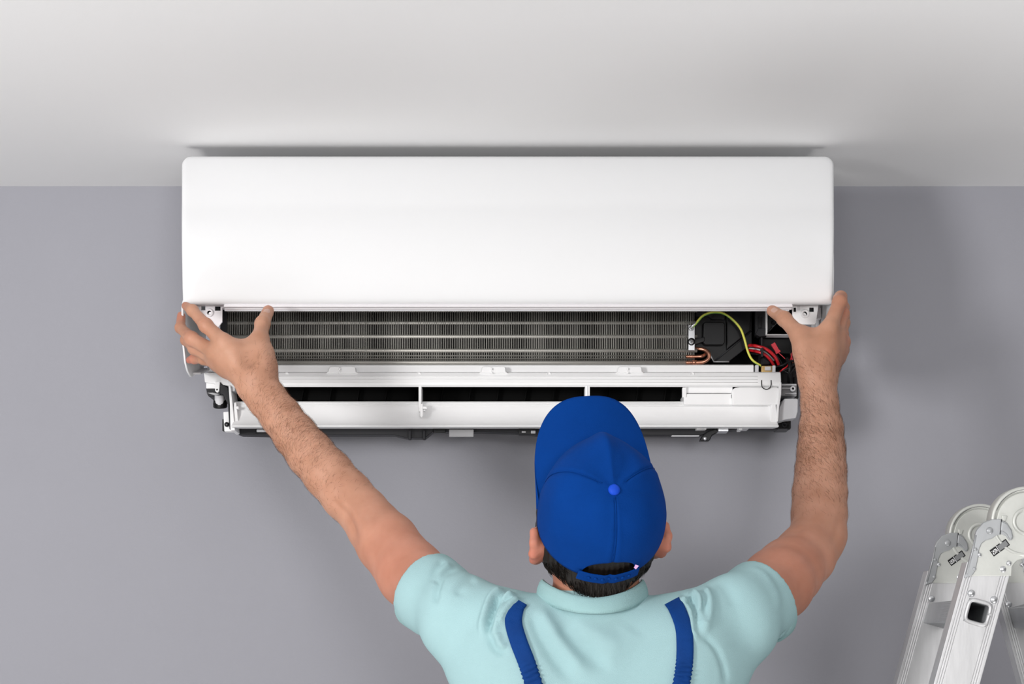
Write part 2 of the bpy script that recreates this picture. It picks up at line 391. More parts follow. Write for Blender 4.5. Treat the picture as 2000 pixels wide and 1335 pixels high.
ut = catmull([P(1487.5, 742, -.2003), P(1487.5, 751, -.2003), P(1490, 757, -.2003), P(1496.5, 760, -.2003), P(1503.5, 757, -.2003), P(1506, 751, -.2003), P(1506, 742, -.2003)], 6)
tube('release_slot', ut, .0007, 'void', ga, 8)
# outlet slot with swing blades
box('outlet', 455, 1530, 750, 838, -0.106, 0.02, 'void', AC, 0.0)
for i in range(17):
    px = 478+i*54.5
    V, Fc = extrude([P(px, 786, -.118), P(px+2.0, 786, -.118), P(px+7, 756, -.118), P(px+5, 756, -.118)], (0, .012, 0))
    obj('swing_blade', V, Fc, 'void', AC)
for px, w_ in ((820.3, 5.5), (1147.6, 9)):
    p = box('divider', px-w_/2, px+w_/2, 751, 803 if w_ < 6 else 792, -.196, .05, 'white', AC, .0008)
    if w_ < 6:
        poly('hinge_hook', [(820.5, 789), (826, 787), (826, 812), (823, 815), (820.5, 811)], -.208, .012, 'white', p, .0008)
        box('hinge_pin', 825, 834, 793, 798, -.207, .004, 'white', p, .0008)
        box('hinge_pin', 825, 831, 799.5, 801.5, -.206, .003, 'white', p, .0006)
    else:
        box('divider_groove', px-.6, px+1, 753, 783, -.1968, .002, 'palegrey', p, 0)
blk = box('outlet_block', 1336, 1430, 768.5, 790, -.192, .06, 'white', AC, .001)
box('block_ledge', 1338, 1431, 752, 767.5, -.189, .05, 'white', blk, .001)
box('block_end', 1333, 1341, 756, 775, -.194, .01, 'white', blk, .001)
poly('block_cover', [(1430, 790), (1430, 762), (1434, 757), (1445, 755), (1519, 755), (1523, 760), (1524, 790)], -.1985, .05, 'white', blk, .003, seg=4)
box('block_gap', 1428.3, 1429.8, 770, 777, -.1926, .002, 'void', blk, 0)
# lower vane
vp = [(-.176, zpx(783.5, -.176)), (-.181, zpx(784, -.181)), (-.184, zpx(788, -.184)), (-.186, zpx(793, -.186)), (-.187, zpx(800, -.187)), (-.189, zpx(810, -.189)), (-.194, zpx(820, -.194)), (-.203, zpx(827.5, -.203)), (-.211, zpx(829.5, -.211)), (-.213, zpx(833, -.213)), (-.205, zpx(834.5, -.205)), (-.12, zpx(838, -.12)), (-.12, zpx(790, -.12))]
vane = prism_x('drip_tray', vp, xpx(456, -.19), xpx(1517, -.19), 'white', AC, .0006, label='white drip tray with curved face')
for py, y in ((787, -.1837), (790, -.1848), (793, -.1858)):
    tube('tray_rib', [(xpx(470, y), y, zpx(py, y)), (xpx(1500, y), y, zpx(py, y))], .0005, 'white', vane, 6)
poly('tray_end', [(457, 786), (461, 785), (467, 832), (455, 832)], -.196, .03, 'white', vane, .0008)
poly('tray_end', [(1507, 786), (1515, 785), (1519, 832), (1511, 832), (1505, 822)], -.198, .03, 'white', vane, .0012)
box('tray_pin', 459, 466, 793, 798, -.2, .02, 'white', vane, .0006)
# black base below
bp_ = [(456, 833), (1545, 833), (1545, 837), (1521, 838), (1440, 838), (1398, 842), (1368, 850), (1300, 850), (1050, 849), (1013, 845), (940, 843), (845, 843), (830, 855), (796, 855), (770, 849), (640, 849), (560, 853), (520, 850), (470, 849), (460, 845)]
base = poly('base_shell', bp_, -.150, .028, 'dark', AC, .003, label='black underside of the base')
box('base_bracket', 797, 803, 840, 858, -.158, .012, 'dark', base, .001); box('base_bracket', 825, 831, 840, 858, -.158, .012, 'dark', base, .001)
box('base_notch', 846, 870, 836, 845, -.156, .01, 'black', base, .001)
box('base_label', 877, 925, 838, 852.5, -.160, .006, 'grey', base, .001)
box('base_socket', 1013, 1046, 836, 848, -.160, .02, 'black', base, .001)
box('socket_lug', 1019, 1027, 841.5, 844.5, -.162, .006, 'grey', base, .0006)
box('socket_lug', 1037, 1046, 840.5, 846, -.162, .006, 'grey', base, .0006)
box('light_insert', 501, 530, 838, 843, -.156, .01, 'palegrey', base, .001)
box('insert_slot', 499, 530, 836, 846, -.153, .01, 'black', base, .001)
box('base_trim', 1312, 1366, 849.5, 851.5, -.153, .01, 'palegrey', base, .0004)
poly('mount_hook', [(1400, 836), (1382, 842), (1371, 851), (1367, 860), (1386, 860), (1391, 850), (1403, 843)], -.162, .02, 'black', base, .0015)
screw(P(1377, 856, -.163), .003, base)
for x0, x1, y0, y1, m in ((1361, 1380, 833, 838, 'white'), (1443, 1450, 833, 839, 'white'), (1449, 1463, 833, 837, 'palegrey'), (1403, 1423, 834, 842, 'steel')):
    box('base_clip', x0, x1, y0, y1, -.172, .03, m, base, .0008)
box('clip_hole', 1367, 1375, 833.5, 836, -.1725, .002, 'void', base, 0)
# left drive bracket
lb = poly('drive_bracket', [(398, 727), (446, 727), (448, 733), (452, 754), (400, 746)], -.188, .04, 'white', AC, .001, label='white left drive bracket')
box('bracket_upper', 406, 455, 715, 729, -.180, .03, 'white', lb, .001)
box('bracket_lower', 402.5, 421, 746, 758, -.180, .04, 'white', lb, .001)
poly('bracket_tab', [(420, 745), (429.5, 745), (428, 763), (424, 766.5), (420, 763)], -.192, .006, 'white', lb, .0008)
lathe('tab_hole', P(423.8, 760.5, -.1922), (0, -1, 0), [(.0013, -.001), (.0013, .0006)], 'void', lb, 12)
poly('damper', [(402, 757), (446, 753), (446, 775), (407, 774), (404, 768)], -.176, .05, 'dark', lb, .002)
poly('damper_fin', [(404, 766.5), (415, 766), (430, 769), (422, 772), (412, 769)], -.180, .006, 'grey', lb, .0008)
poly('bracket_side', [(430, 746), (436, 752), (444, 756), (450, 790), (452, 838), (448, 838), (445, 790), (436, 770), (430, 768)], -.190, .02, 'dark', lb, .001)
lathe('motor_cap', P(430, 786, -.172), (0.0, 0.25, -1), [(.0108, -.004), (.0118, .001), (.0118, .007), (.0095, .009)], 'black', lb, 24)
lathe('motor_drum', P(429, 772, -.178), (0.0, 0.18, -1), [(.0082, 0), (.0084, .012), (.0076, .0155), (.0045, .0175)], 'palegrey', lb, 24)
poly('side_plate', [(446, 752), (450, 752), (453, 775), (459, 840), (450, 840), (449, 790)], -.199, .06, 'white', lb, .0008)
ft = poly('foot', [(436, 804), (447, 803), (455, 842), (438, 842)], -.182, .02, 'white', lb, .001)
box('foot_pad', 434, 438, 818, 841, -.176, .012, 'black', ft, .0008)
screw(P(443, 828.5, -.184), .0040, ft, 'black'); dome('screw_glint', P(443, 829, -.1866), .0009, .0008, ft, 'steel')
poly('inner_step', [(450, 756), (459, 752), (459, 763), (451, 764)], -.194, .03, 'palegrey', lb, .0008)
for py in (768, 777, 785):
    box('inner_tooth', 455, 459, py-3, py+3, -.16, .02, 'palegrey', lb, .0006)
# right end pieces
re_ = poly('end_plate', [(1523, 746), (1526.5, 746), (1526, 770), (1522, 795), (1520, 823), (1517, 823), (1518.5, 790)], -.206, .06, 'white', AC, .0008, label='white right end plate')
gbk = box('louver_bracket', 1526, 1556, 749, 773, -.178, .03, 'grey', re_, .001)
box('bracket_rail', 1526, 1556, 749, 752.5, -.184, .03, 'palegrey', gbk, .0008)
box('bracket_rail', 1526, 1552, 756.5, 759, -.184, .03, 'palegrey', gbk, .0008)
box('bracket_rail', 1534, 1556, 767, 769.5, -.184, .03, 'palegrey', gbk, .0008)
lathe('bracket_boss', P(1549, 758.5, -.186), (0, -1, 0), [(.0046, -.01), (.0046, .001), (.002, .0012), (.002, -.001)], 'palegrey', gbk, 18)
lathe('boss_hole', P(1549, 758.5, -.1866), (0, -1, 0), [(.0015, -.004), (.0015, .0)], 'void', gbk, 10)
poly('motor_cover', [(1531.7, 778), (1556, 777.5), (1559, 780), (1558.6, 803), (1555, 816), (1534, 819), (1521.6, 823), (1518, 812), (1523, 794)], -.196, .05, 'palegrey', re_, .004, seg=4)
poly('corner_block', [(1520, 822), (1545, 816), (1545, 837), (1520, 837)], -.165, .05, 'black', AC, .0015)
lathe('corner_screw', P(1532, 829, -.166), (0, -1, 0), [(.0045, -.002), (.0045, .002), (.002, .002), (.002, .0)], 'dark', AC, 16)
box('corner_tooth', 1540, 1543.5, 828, 838, -.168, .01, 'black', AC, .0006)

# ------------------------------------------------------------------ front casing held by the worker
FC = root('front_casing', (-0.006, -0.25, 2.02), 'large glossy white front casing of the air conditioner held up by both hands', 'cover')
XL, XR = -0.5142, 0.5022
zb, ztp = zpx(592.5, -.333), zpx(303, -.252)
def panel_y(v): return -.333-.010*math.sin(math.pi*min(1, v*1.6))*(v < .625)+.083*v**2.4
def corner(d, r):  # inset of a rounded corner at distance d from the edge
    return 0.0 if d >= r else r-math.sqrt(max(0, r*r-(r-d)**2))
vsamp = [0, .004, .009, .016, .03]+[.06+.86*i/26 for i in range(27)]+[.94, .955, .968, .979, .987, .993, .997, 1.0]
usamp = [0, .0015, .004, .008, .014, .03]+[.06+.88*i/30 for i in range(31)]+[.97, .986, .992, .996, .9985, 1.0]
V, Fc = [], []; nu, nv = len(usamp), len(vsamp); Hh = ztp-zb; Ww = XR-XL
for side in (0, 1):
    for v in vsamp:
        ins = corner((1-v)*Hh, .018)+corner(v*Hh, .005)
        lp = 356.2-2.6*math.sin(math.pi*min(1, v*1.5)/1.5)**1.0; rp = 1627.6+2.6*math.sin(math.pi*min(1, v*1.5)/1.5)
        x0, x1 = xpx(lp, panel_y(v))+ins, xpx(rp, panel_y(v))-ins
        for u in usamp:
            x = x0+(x1-x0)*u; z = zb+Hh*v; y = panel_y(v)
            de = min(u*(x1-x0), (1-u)*(x1-x0)); dz = min(v*Hh, (1-v)*Hh)
            y += corner(min(de, dz), .007)*.8
            if side: y = max(y, panel_y(v)+.0075)+.004
            V.append((x, y, z))
N1 = nu*nv
for j in range(nv-1):
    for i in range(nu-1):
        a = j*nu+i; Fc.append([a, a+1, a+nu+1, a+nu]); Fc.append([N1+a, N1+a+nu, N1+a+nu+1, N1+a+1])
for i in range(nu-1):
    Fc.append([i, N1+i, N1+i+1, i+1]); t = (nv-1)*nu+i; Fc.append([t, t+1, N1+t+1, N1+t])
for j in range(nv-1):
    a = j*nu; Fc.append([a, a+nu, N1+a+nu, N1+a]); b = j*nu+nu-1; Fc.append([b, N1+b, N1+b+nu, b+nu])
obj('front_panel', V, Fc, 'panel', FC, smooth=True, label='smooth glossy white front panel')
rail = prism_x('lower_rail', [(-.328, zb-.0012), (-.331, zb-.0025), (-.331, zpx(599, -.331)), (-.324, zpx(601, -.324)), (-.322, zpx(604.5, -.322)), (-.30, zpx(604.5, -.30)), (-.29, zb+.01), (-.32, zb+.01)], xpx(437, -.33), xpx(1548, -.33), 'warm', FC, .0006)
prism_x('inner_rail', [(-.318, zpx(603, -.318)), (-.318, zpx(607.5, -.318)), (-.29, zpx(607, -.29)), (-.29, zpx(600, -.29))], xpx(440, -.31), xpx(1540, -.31), 'palegrey', FC, .0006)
prism_x('top_shell', [(-.243, ztp-.003), (-.15, ztp-.008), (-.15, ztp-.012), (-.243, ztp-.007)], XL+.012, XR-.012, 'panel', FC, .0008)
cheek = [(-.341, zpx(597, -.341)), (-.339, zpx(640, -.339)), (-.333, zpx(675, -.333)), (-.318, zpx(708, -.318)), (-.300, zpx(725, -.300)), (-.274, zpx(736, -.274)), (-.245, zpx(733, -.245)), (-.165, zpx(724, -.165)), (-.15, zpx(690, -.15)), (-.15, ztp-.02), (-.236, ztp-.012)]+[(panel_y(v_)+.006, zb+v_*(ztp-zb)) for v_ in (.9, .8, .7, .6, .5, .4, .3, .2, .1, .03)]
for sx, xx in ((1, XL-.0005), (-1, XR+.0005)):
    ck = prism_x('side_cheek', cheek, xx, xx+sx*.003, 'panel', FC, .0007)
    prism_x('cheek_flange', [(-.262, zpx(731, -.262)), (-.262, zpx(727, -.262)), (-.165, zpx(718, -.165)), (-.165, zpx(722, -.165))], xx+sx*.002, xx+sx*.016, 'palegrey', ck, .0006)
    prism_x('cheek_rib', [(-.20, zpx(604, -.20)), (-.20, zpx(715, -.20)), (-.196, zpx(715, -.196)), (-.196, zpx(604, -.196))], xx+sx*.002, xx+sx*.012, 'palegrey', ck, .0006)
def dd(pts): return pts
tab = poly('corner_tab', [(384, 588), (434, 588), (434, 628), (428, 636), (425, 640), (404, 634), (384, 622)], -.300, .004, 'warm', FC, .0008)
cut(tab, [pxbox(417.5, 428.5, 595, 604, -.31, -.28), pxbox(390.5, 399, 594.5, 603, -.31, -.28), pxcyl(409, 610.5, .0030, -.31, -.28)])
box('tab_backing', 416, 432, 590, 606, -.285, .002, 'dark', tab, 0)
lathe('boss', P(409, 610.5, -.300), (0, -1, 0), [(.0066, -.001), (.0066, .0022), (.0034, .0024), (.0034, .0)], 'warm', tab, 24)
box('tab_step', 432, 441, 588, 600, -.302, .02, 'warm', tab, .0008)
tab2 = poly('corner_tab', [(1547, 588), (1600, 588), (1594, 628), (1592, 633), (1559, 633), (1548, 618)], -.300, .004, 'white', FC, .0008)
cut(tab2, [pxbox(1552, 1557, 597.5, 606, -.31, -.28), pxbox(1583, 1592, 597.5, 606, -.31, -.28), pxcyl(1572, 612.5, .0030, -.31, -.28)])
box('tab_backing', 1550, 1596, 590, 616, -.285, .002, 'dark', tab2, 0)
lathe('boss', P(1572, 612.5, -.300), (0, -1, 0), [(.0070, -.001), (.0070, .0022), (.0034, .0024), (.0034, .0)], 'white', tab2, 24)
for k in range(6):
    a, b = divmod(k, 2)
    box('tab_grille', 1557.6+b*2.8, 1559.8+b*2.8, 597.5+a*2.9, 599.8+a*2.9, -.3005, .002, 'palegrey', tab2, 0)
box('side_clip', 1596, 1604, 600, 622, -.25, .02, 'warm', tab2, .001)
box('side_clip', 1594, 1600, 622, 640, -.24, .02, 'palegrey', tab2, .001)

# ------------------------------------------------------------------ articulated ladder
LAD = root('ladder', (0.65, -0.72, 0), 'folding aluminium ladder standing as an A-frame beside the worker', 'ladder')
YN = -0.87; SN = (YN-CY)/F
def C5(cx, cy): return P(1720+cx/3.296, 930+cy/3.296, YN)
HC = C5(935, 290)
OFF = Vector((0.0165, 0.270, 0.0))
ax0 = C5(582, 1000); slope = 0.275
axd = Vector((slope, 0, 1)).normalized(); axw = Vector((axd.z, 0, -axd.x))
SW = .0555
def grooved(w, t):
    pr = [(-w/2, 0)]
    for q in (.0035, .0065, .0095):
        pr += [(-w/2+q, 0), (-w/2+q+.0004, .0009), (-w/2+q+.0011, .0009), (-w/2+q+.0015, 0)]
    for q in (.0110, .0080, .0050):
        pr += [(w/2-q, 0), (w/2-q+.0004, .0009), (w/2-q+.0011, .0009), (w/2-q+.0015, 0)]
    pr += [(w/2, 0), (w/2, t), (-w/2, t)]
    return pr
RUNGS = [C5(625, 875)-axd*s for s in (0, .28, .56)]
def mirror(p): return Vector((2*HC.x-p.x, p.y, p.z))
def rung_square(c, s, sgn):
    a, b = axd*s, axw*s
    pts = [c-a-b, c-a+b, c+a+b, c+a-b]
    return [mirror(p) for p in pts] if sgn else pts
def section(side, plane):
    """one stile with its hinge half; side 1 is the mirrored half of the A-frame"""
    mv = (lambda p: mirror(p)) if side else (lambda p: Vector(p))
    off = OFF*plane
    W = lambda p: mv(p)+off
    top = C5(742, 600)
    s_top = (top-ax0).dot(axd); s_bot = (0.72-ax0.z)/axd.z
    fr_ = [W(ax0+axw*a+Vector((0, b, 0))+axd*s_bot) for a, b in grooved(SW, .026)]
    vec = axd*(s_top-s_bot)
    if side: vec = Vector((-vec.x, vec.y, vec.z))
    V, Fc = extrude(fr_, vec)
    st = obj('stile', V, Fc, 'alu', LAD, bevel=.0012)
    cut(st, [extrude([p+off+Vector((0, -.01, 0)) for p in rung_square(c, .0145, side)], (0, .06, 0)) for c in RUNGS])
    # hinge plate, cast disc, lever
    d_ = [(560, 640), (600, 500), (625, 375), (700, 330)]+[(935+189*math.cos(math.radians(t)), 290-189*math.sin(math.radians(t))) for t in range(190, -80, -8)]+[(985, 500), (920, 528), (880, 540), (860, 560), (846, 582), (842, 640)]
    V, Fc = extrude([W(C5(a, b))+Vector((0, -.0015+.0012*side, 0)) for a, b in d_], (0, .012, 0))
    hp = obj('hinge_plate', V, Fc, 'alucast', LAD, bevel=.0012)
    V, Fc = extrude([W(C5(a, b))+Vector((0, -.0030, 0)) for a, b in [(535, 655), (560, 560), (600, 430), (606, 372), (618, 342), (658, 297), (718, 274), (768, 274), (812, 298), (842, 345), (852, 390), (842, 410), (826, 414), (814, 400), (802, 382), (776, 374), (744, 380), (712, 402), (672, 414), (648, 432), (632, 470), (622, 540), (608, 606), (588, 636)]], (0, .006, 0))
    lv = obj('lock_lever', V, Fc, 'alugrey', hp, bevel=.0012)
    V, Fc = extrude([W(C5(a, b))+Vector((0, -.0052, 0)) for a, b in [(772, 290), (806, 306), (836, 350), (844, 390), (834, 406), (822, 402), (806, 372), (780, 352), (766, 352)]], (0, .003, 0))
    obj('lever_hook', V, Fc, 'alugrey', lv, bevel=.001)
    tube('lever_seam', [W(C5(774, 276))+Vector((0, -.0034, 0)), W(C5(764, 374))+Vector((0, -.0034, 0))], .0006, 'dark', lv, 6)
    tube('lever_edge', [W(C5(608, 378))+Vector((0, -.003, 0)), W(C5(590, 470))+Vector((0, -.003, 0)), W(C5(548, 630))+Vector((0, -.003, 0))], .0011, 'alugrey', lv, 6)
    for cx, cy in ((600, 595), (606, 470)):
        dome('lever_rivet', W(C5(cx, cy))+Vector((0, -.003, 0)), .0024, .0014, lv, 'alugrey')
    dome('rivet', W(C5(697, 350))+Vector((0, -.003, 0)), .0045, .0024, lv, 'alugrey')
    V, Fc = extrude([W(C5(a, b))+Vector((0, -.0036, 0)) for a, b in [(776, 250), (812, 253), (800, 290), (778, 286)]], (0, .004, 0))
    obj('stop_tab', V, Fc, 'alucast', hp, bevel=.0008)
    for cx, cy, r in ((785, 597, .0047), (822, 558, .0034), (583, 752, .0047), (727, 793, .0047), (632, 505, .0030)):
        dome('rivet', W(C5(cx, cy))+Vector((0, -.0015 if cy < 580 else 0, 0)), r, .0030, hp, 'steel')
    if not side:
        # lock label: black part with pale marks and a grey slider window
        a, b = C5(712, 496), C5(812, 424); d = (b-a).normalized(); e = Vector((-d.z, 0, d.x)); L_ = (b-a).length
        def lab(n, s0, s1, t0, t1, yy, m, par, bv=0):
            V, Fc = extrude([a+off+d*(s0*L_)+e*t0+Vector((0, yy, 0)), a+off+d*(s1*L_)+e*t0+Vector((0, yy, 0)), a+off+d*(s1*L_)+e*t1+Vector((0, yy, 0)), a+off+d*(s0*L_)+e*t1+Vector((0, yy, 0))], (0, .0006, 0))
            return obj(n, V, Fc, m, par, bevel=bv)
        lb_ = lab('lock_label', 0, 1.04, -.0047, .0047, -.0021, 'black', hp, .0003)
        lab('slider_window', .44, .98, -.0034, .0034, -.0025, 'window', lb_)
        lab('label_line', .385, .41, -.0046, .0046, -.0025, 'panel', lb_)
        for s0, s1, t0, t1 in ((.05, .09, -.003, .0), (.05, .08, .0012, .0024), (.12, .17, -.0004, .0022), (.13, .16, -.0032, -.0016), (.19, .22, -.0028, -.0004), (.20, .24, .001, .0026), (.255, .28, -.0028, .0024), (.295, .31, -.0018, .0026), (.33, .345, -.0026, .0014)):
            lab('label_mark', s0, s1, t0, t1, -.0025, 'panel', lb_)
    # lower joint and lower stile down to the floor
    kn = ax0+axd*s_bot
    kc = W(kn)+Vector((0, -.002, 0))
    lathe('knee_joint', kc, (0, 1, 0), [(.036, 0), (.038, .003), (.038, .026), (.036, .030)], 'alucast', LAD, 32)
    lw = [(kc.x-SW/2, kc.y+.002), (kc.x+SW/2, kc.y+.002), (kc.x+SW/2, kc.y+.028), (kc.x-SW/2, kc.y+.028)]
    V, Fc = extrude([(a, b, 0.03) for a, b in lw], (0, 0, kc.z-.03))
    obj('lower_stile', V, Fc, 'alu', LAD, bevel=.002)
    V, Fc = extrude([(kc.x-.034, kc.y-.004, 0), (kc.x+.034, kc.y-.004, 0), (kc.x+.034, kc.y+.034, 0), (kc.x-.034, kc.y+.034, 0)], (0, 0, .045))
    obj('rubber_foot', V, Fc, 'sole', LAD, bevel=.004)
for side in (0, 1):
    for plane in (0, 1):
        section(side, plane)
for plane in (0, 1):
    c = HC+OFF*plane
    dk = lathe('hinge_disc', c+Vector((0, -.0016, 0)), (0, 1, 0), [(.028, .0016), (.0385, .0012), (.0395, -.0002), (.0402, -.0008), (.0432, -.0006), (.0438, .001), (.0438, .022), (.040, .026)], 'alucast', LAD, 64)
    lathe('disc_ring', c+Vector((0, -.0032, 0)), (0, 1, 0), [(.0128, .003), (.0128, .0008), (.0140, -.0004), (.0165, -.0002), (.0178, .0016), (.0180, .004)], 'alucast', dk, 48)
    tube('disc_groove', [c+Vector((.0396*math.cos(t), -.0018, .0396*math.sin(t))) for t in [math.radians(20+i*5) for i in range(29)]], .0004, 'dark', dk, 6)
for c in RUNGS:
    for side in (0, 1):
        o_sq, i_sq = rung_square(c, .0145, side), rung_square(c, .0112, side)
        n = 6
        V = []; Fc = []
        for k, q in enumerate((o_sq, i_sq)):
            V += [p+Vector((0, -.0005, 0)) for p in q]+[p+OFF+Vector((0, .0265, 0)) for p in q]
        for i in range(4):
            j = (i+1) % 4
            Fc += [[i, j, 4+j, 4+i], [8+i, 12+i, 12+j, 8+j], [i, 8+i, 8+j, j], [4+i, 4+j, 12+j, 12+i]]
        rg = obj('rung', V, Fc, 'alugrey', LAD, bevel=.001)
        cen = sum(o_sq, Vector())/4
        b_ = o_sq[1]-o_sq[0]; a_ = o_sq[3]-o_sq[0]
        for k in range(7):   # grip ribs along the treads
            for face in (0, 1):
                q = (o_sq[0] if not face else o_sq[3])+b_*((k+1)/8)
                tube('grip_rib', [q+OFF*.10, q+OFF*.98], .0011, 'alugrey', rg, 5)
            for face in (0, 1):
                q = (o_sq[0] if not face else o_sq[1])+a_*((k+1)/8)
                tube('grip_rib', [q+OFF*.10, q+OFF*.98], .0011, 'alugrey', rg, 5)
        for e, yy in ((0, -.001), (1, .0275)):   # flared ends
            ring = []
            for i in range(28):
                t = 2*math.pi*i/28
                r_ = (abs(math.cos(t))**5+abs(math.sin(t))**5)**(-1/5)
                ring.append(cen+(b_.normalized()*math.cos(t)+a_.normalized()*math.sin(t))*(.0143*r_*.98)+OFF*e+Vector((0, yy, 0)))
            ring.append(ring[0]); ring.append(ring[1])
            tube('flared_end', ring, .0026, 'alu', rg, 8)

# ------------------------------------------------------------------ signed-distance modelling for body and clothes
class Field:
    def __init__(s, lo, hi, h):
        s.lo = np.array(lo, np.float32); s.h = h
        s.n = np.ceil((np.array(hi)-np.array(lo))/h).astype(int)+1
        s.S = np.full(s.n, 0.3, np.float32)
    def sl(s, lo, hi):
        a = np.clip(np.floor((np.array(lo)-s.lo)/s.h).astype(int), 0, s.n); b = np.clip(np.ceil((np.array(hi)-s.lo)/s.h).astype(int)+1, 0, s.n)
        return tuple(slice(i, j) for i, j in zip(a, b))
    def xyz(s, q):
        return [(s.lo[k]+s.h*np.arange(q[k].start, q[k].stop, dtype=np.float32)).reshape([-1 if i == k else 1 for i in range(3)]) for k in range(3)]
    def put(s, d, q, k, op='u'):
        a = s.S[q]
        if op == 'u':
            if k > 0:
                h = np.maximum(k-np.abs(a-d), 0)/k; s.S[q] = np.minimum(a, d)-h*h*(k*.25)
            else: s.S[q] = np.minimum(a, d)
        else:
            d = -d
            if k > 0:
                h = np.maximum(k-np.abs(a-d), 0)/k; s.S[q] = np.maximum(a, d)+h*h*(k*.25)
            else: s.S[q] = np.maximum(a, d)
    def cone(s, a, b, ra, rb, k=.01, op='u', flat=None):
        a = np.array(a, np.float32); b = np.array(b, np.float32); R = max(ra, rb)+k+2*s.h
        q = s.sl(np.minimum(a, b)-R, np.maximum(a, b)+R)
        if any(z.stop <= z.start for z in q): return
        x, y, z = s.xyz(q)
        px, py, pz = x-a[0], y-a[1], z-a[2]; d = b-a; L2 = max(float(d@d), 1e-12)
        t = np.clip((px*d[0]+py*d[1]+pz*d[2])/L2, 0, 1)
        ex, ey, ez = px-t*d[0], py-t*d[1], pz-t*d[2]
        e2 = ex*ex+ey*ey+ez*ez
        if flat is not None:
            n = np.array(flat[0], np.float32); n /= np.linalg.norm(n)
            e2 = e2+(flat[1]**2-1)*(ex*n[0]+ey*n[1]+ez*n[2])**2
        s.put(np.sqrt(e2)-(ra+t*(rb-ra)), q, k, op)
    def chain(s, pts, rs, k=.004, **kw):
        for i in range(len(pts)-1): s.cone(pts[i], pts[i+1], rs[i], rs[i+1], k, **kw)
    def ell(s, c, r, axes=None, k=.01, op='u'):
        c = np.array(c, np.float32); R = max(r)+k+2*s.h; q = s.sl(c-R, c+R)
        if any(z.stop <= z.start for z in q): return
        x, y, z = s.xyz(q); p = [x-c[0], y-c[1], z-c[2]]
        if axes is None: axes = np.eye(3)
        k0 = 0; k1 = 0
        for i in range(3):
            w = p[0]*axes[i][0]+p[1]*axes[i][1]+p[2]*axes[i][2]
            k0 = k0+(w/r[i])**2; k1 = k1+(w/r[i]**2)**2
        k0 = np.sqrt(k0); k1 = np.sqrt(k1)
        s.put(k0*(k0-1)/np.maximum(k1, 1e-6), q, k, op)
    def half(s, p, n, op='keep', box_=None):
        """keep the side of the plane that n points away from"""
        q = tuple(slice(0, m) for m in s.n) if box_ is None else s.sl(*box_)
        x, y, z = s.xyz(q); n = np.array(n, np.float32); n = n/np.linalg.norm(n)
        d = (x-p[0])*n[0]+(y-p[1])*n[1]+(z-p[2])*n[2]
        s.S[q] = np.maximum(s.S[q], d)
    def mesh(s, smooth=2):
        S = s.S; ins = S < 0
        cnt = np.zeros(np.array(S.shape)-1, np.uint8)
        for i in (0, 1):
            for j in (0, 1):
                for k in (0, 1):
                    cnt += ins[i:S.shape[0]-1+i, j:S.shape[1]-1+j, k:S.shape[2]-1+k]
        ids = np.flatnonzero((cnt > 0) & (cnt < 8)); cs = cnt.shape
        ci, cj, ck = np.unravel_index(ids, cs)
        acc = np.zeros((len(ids), 3), np.float64); num = np.zeros(len(ids))
        cor = {(a, b, c): S[ci+a, cj+b, ck+c] for a in (0, 1) for b in (0, 1) for c in (0, 1)}
        for ax in range(3):
            for u in (0, 1):
                for v in (0, 1):
                    p0 = [0, 0, 0]; o1, o2 = [k for k in range(3) if k != ax]
                    p0[o1] = u; p0[o2] = v; p1 = list(p0); p1[ax] = 1
                    A, B = cor[tuple(p0)], cor[tuple(p1)]
                    m = (A < 0) != (B < 0); t = np.where(m, A/np.where(m, A-B, 1), 0)
                    e = np.array(p0, float)[None, :].repeat(len(ids), 0); e[:, ax] = t
                    acc[m] += e[m]; num[m] += 1
        V = np.stack([ci, cj, ck], 1)+acc/num[:, None]
        quads = []
        for ax in range(3):
            o1, o2 = (ax+1) % 3, (ax+2) % 3
            sl0 = [slice(1, -1)]*3; sl0[ax] = slice(0, -1); sl1 = list(sl0); sl1[ax] = slice(1, None)
            A, B = ins[tuple(sl0)], ins[tuple(sl1)]
            idx = np.argwhere(A != B)
            if not len(idx): continue
            flip = A[tuple(idx.T)]
            base_ = idx+1; base_[:, ax] -= 1
            def cell(d1, d2):
                c = base_.copy(); c[:, o1] += d1; c[:, o2] += d2
                return np.searchsorted(ids, np.ravel_multi_index(tuple(c.T), cs))
            qd = np.stack([cell(-1, -1), cell(0, -1), cell(0, 0), cell(-1, 0)], 1)
            qd[~flip] = qd[~flip][:, ::-1]
            quads.append(qd)
        Q = np.concatenate(quads)
        V = V*s.h+s.lo
        for _ in range(smooth):
            V2 = np.zeros_like(V); n = np.zeros(len(V))
            for a, b in ((0, 1), (1, 2), (2, 3), (3, 0)):
                for i, j in ((a, b), (b, a)):
                    for c in range(3): V2[:, c] += np.bincount(Q[:, i], V[Q[:, j], c], len(V))
                    n += np.bincount(Q[:, i], minlength=len(V))
            V = V+.5*(V2/np.maximum(n, 1)[:, None]-V)
        return V, Q
    def cast(s, x, z, y0=-1.2):
        """y of the first surface met walking from the camera side"""
        i = int(round((x-s.lo[0])/s.h)); k = int(round((z-s.lo[2])/s.h))
        col = s.S[min(max(i, 0), s.n[0]-1), :, min(max(k, 0), s.n[2]-1)]
        w = np.flatnonzero(col < 0)
        if not len(w): return None
        j = w[0]
        if j == 0: return float(s.lo[1])
        t = col[j-1]/(col[j-1]-col[j]); return float(s.lo[1]+s.h*(j-1+t))
def normals(V, Q):
    n = np.zeros_like(V); fn = np.cross(V[Q[:, 2]]-V[Q[:, 0]], V[Q[:, 3]]-V[Q[:, 1]])
    for i in range(4):
        for c in range(3): n[:, c] += np.bincount(Q[:, i], fn[:, c], len(V))
    return n/np.maximum(np.linalg.norm(n, axis=1), 1e-12)[:, None]

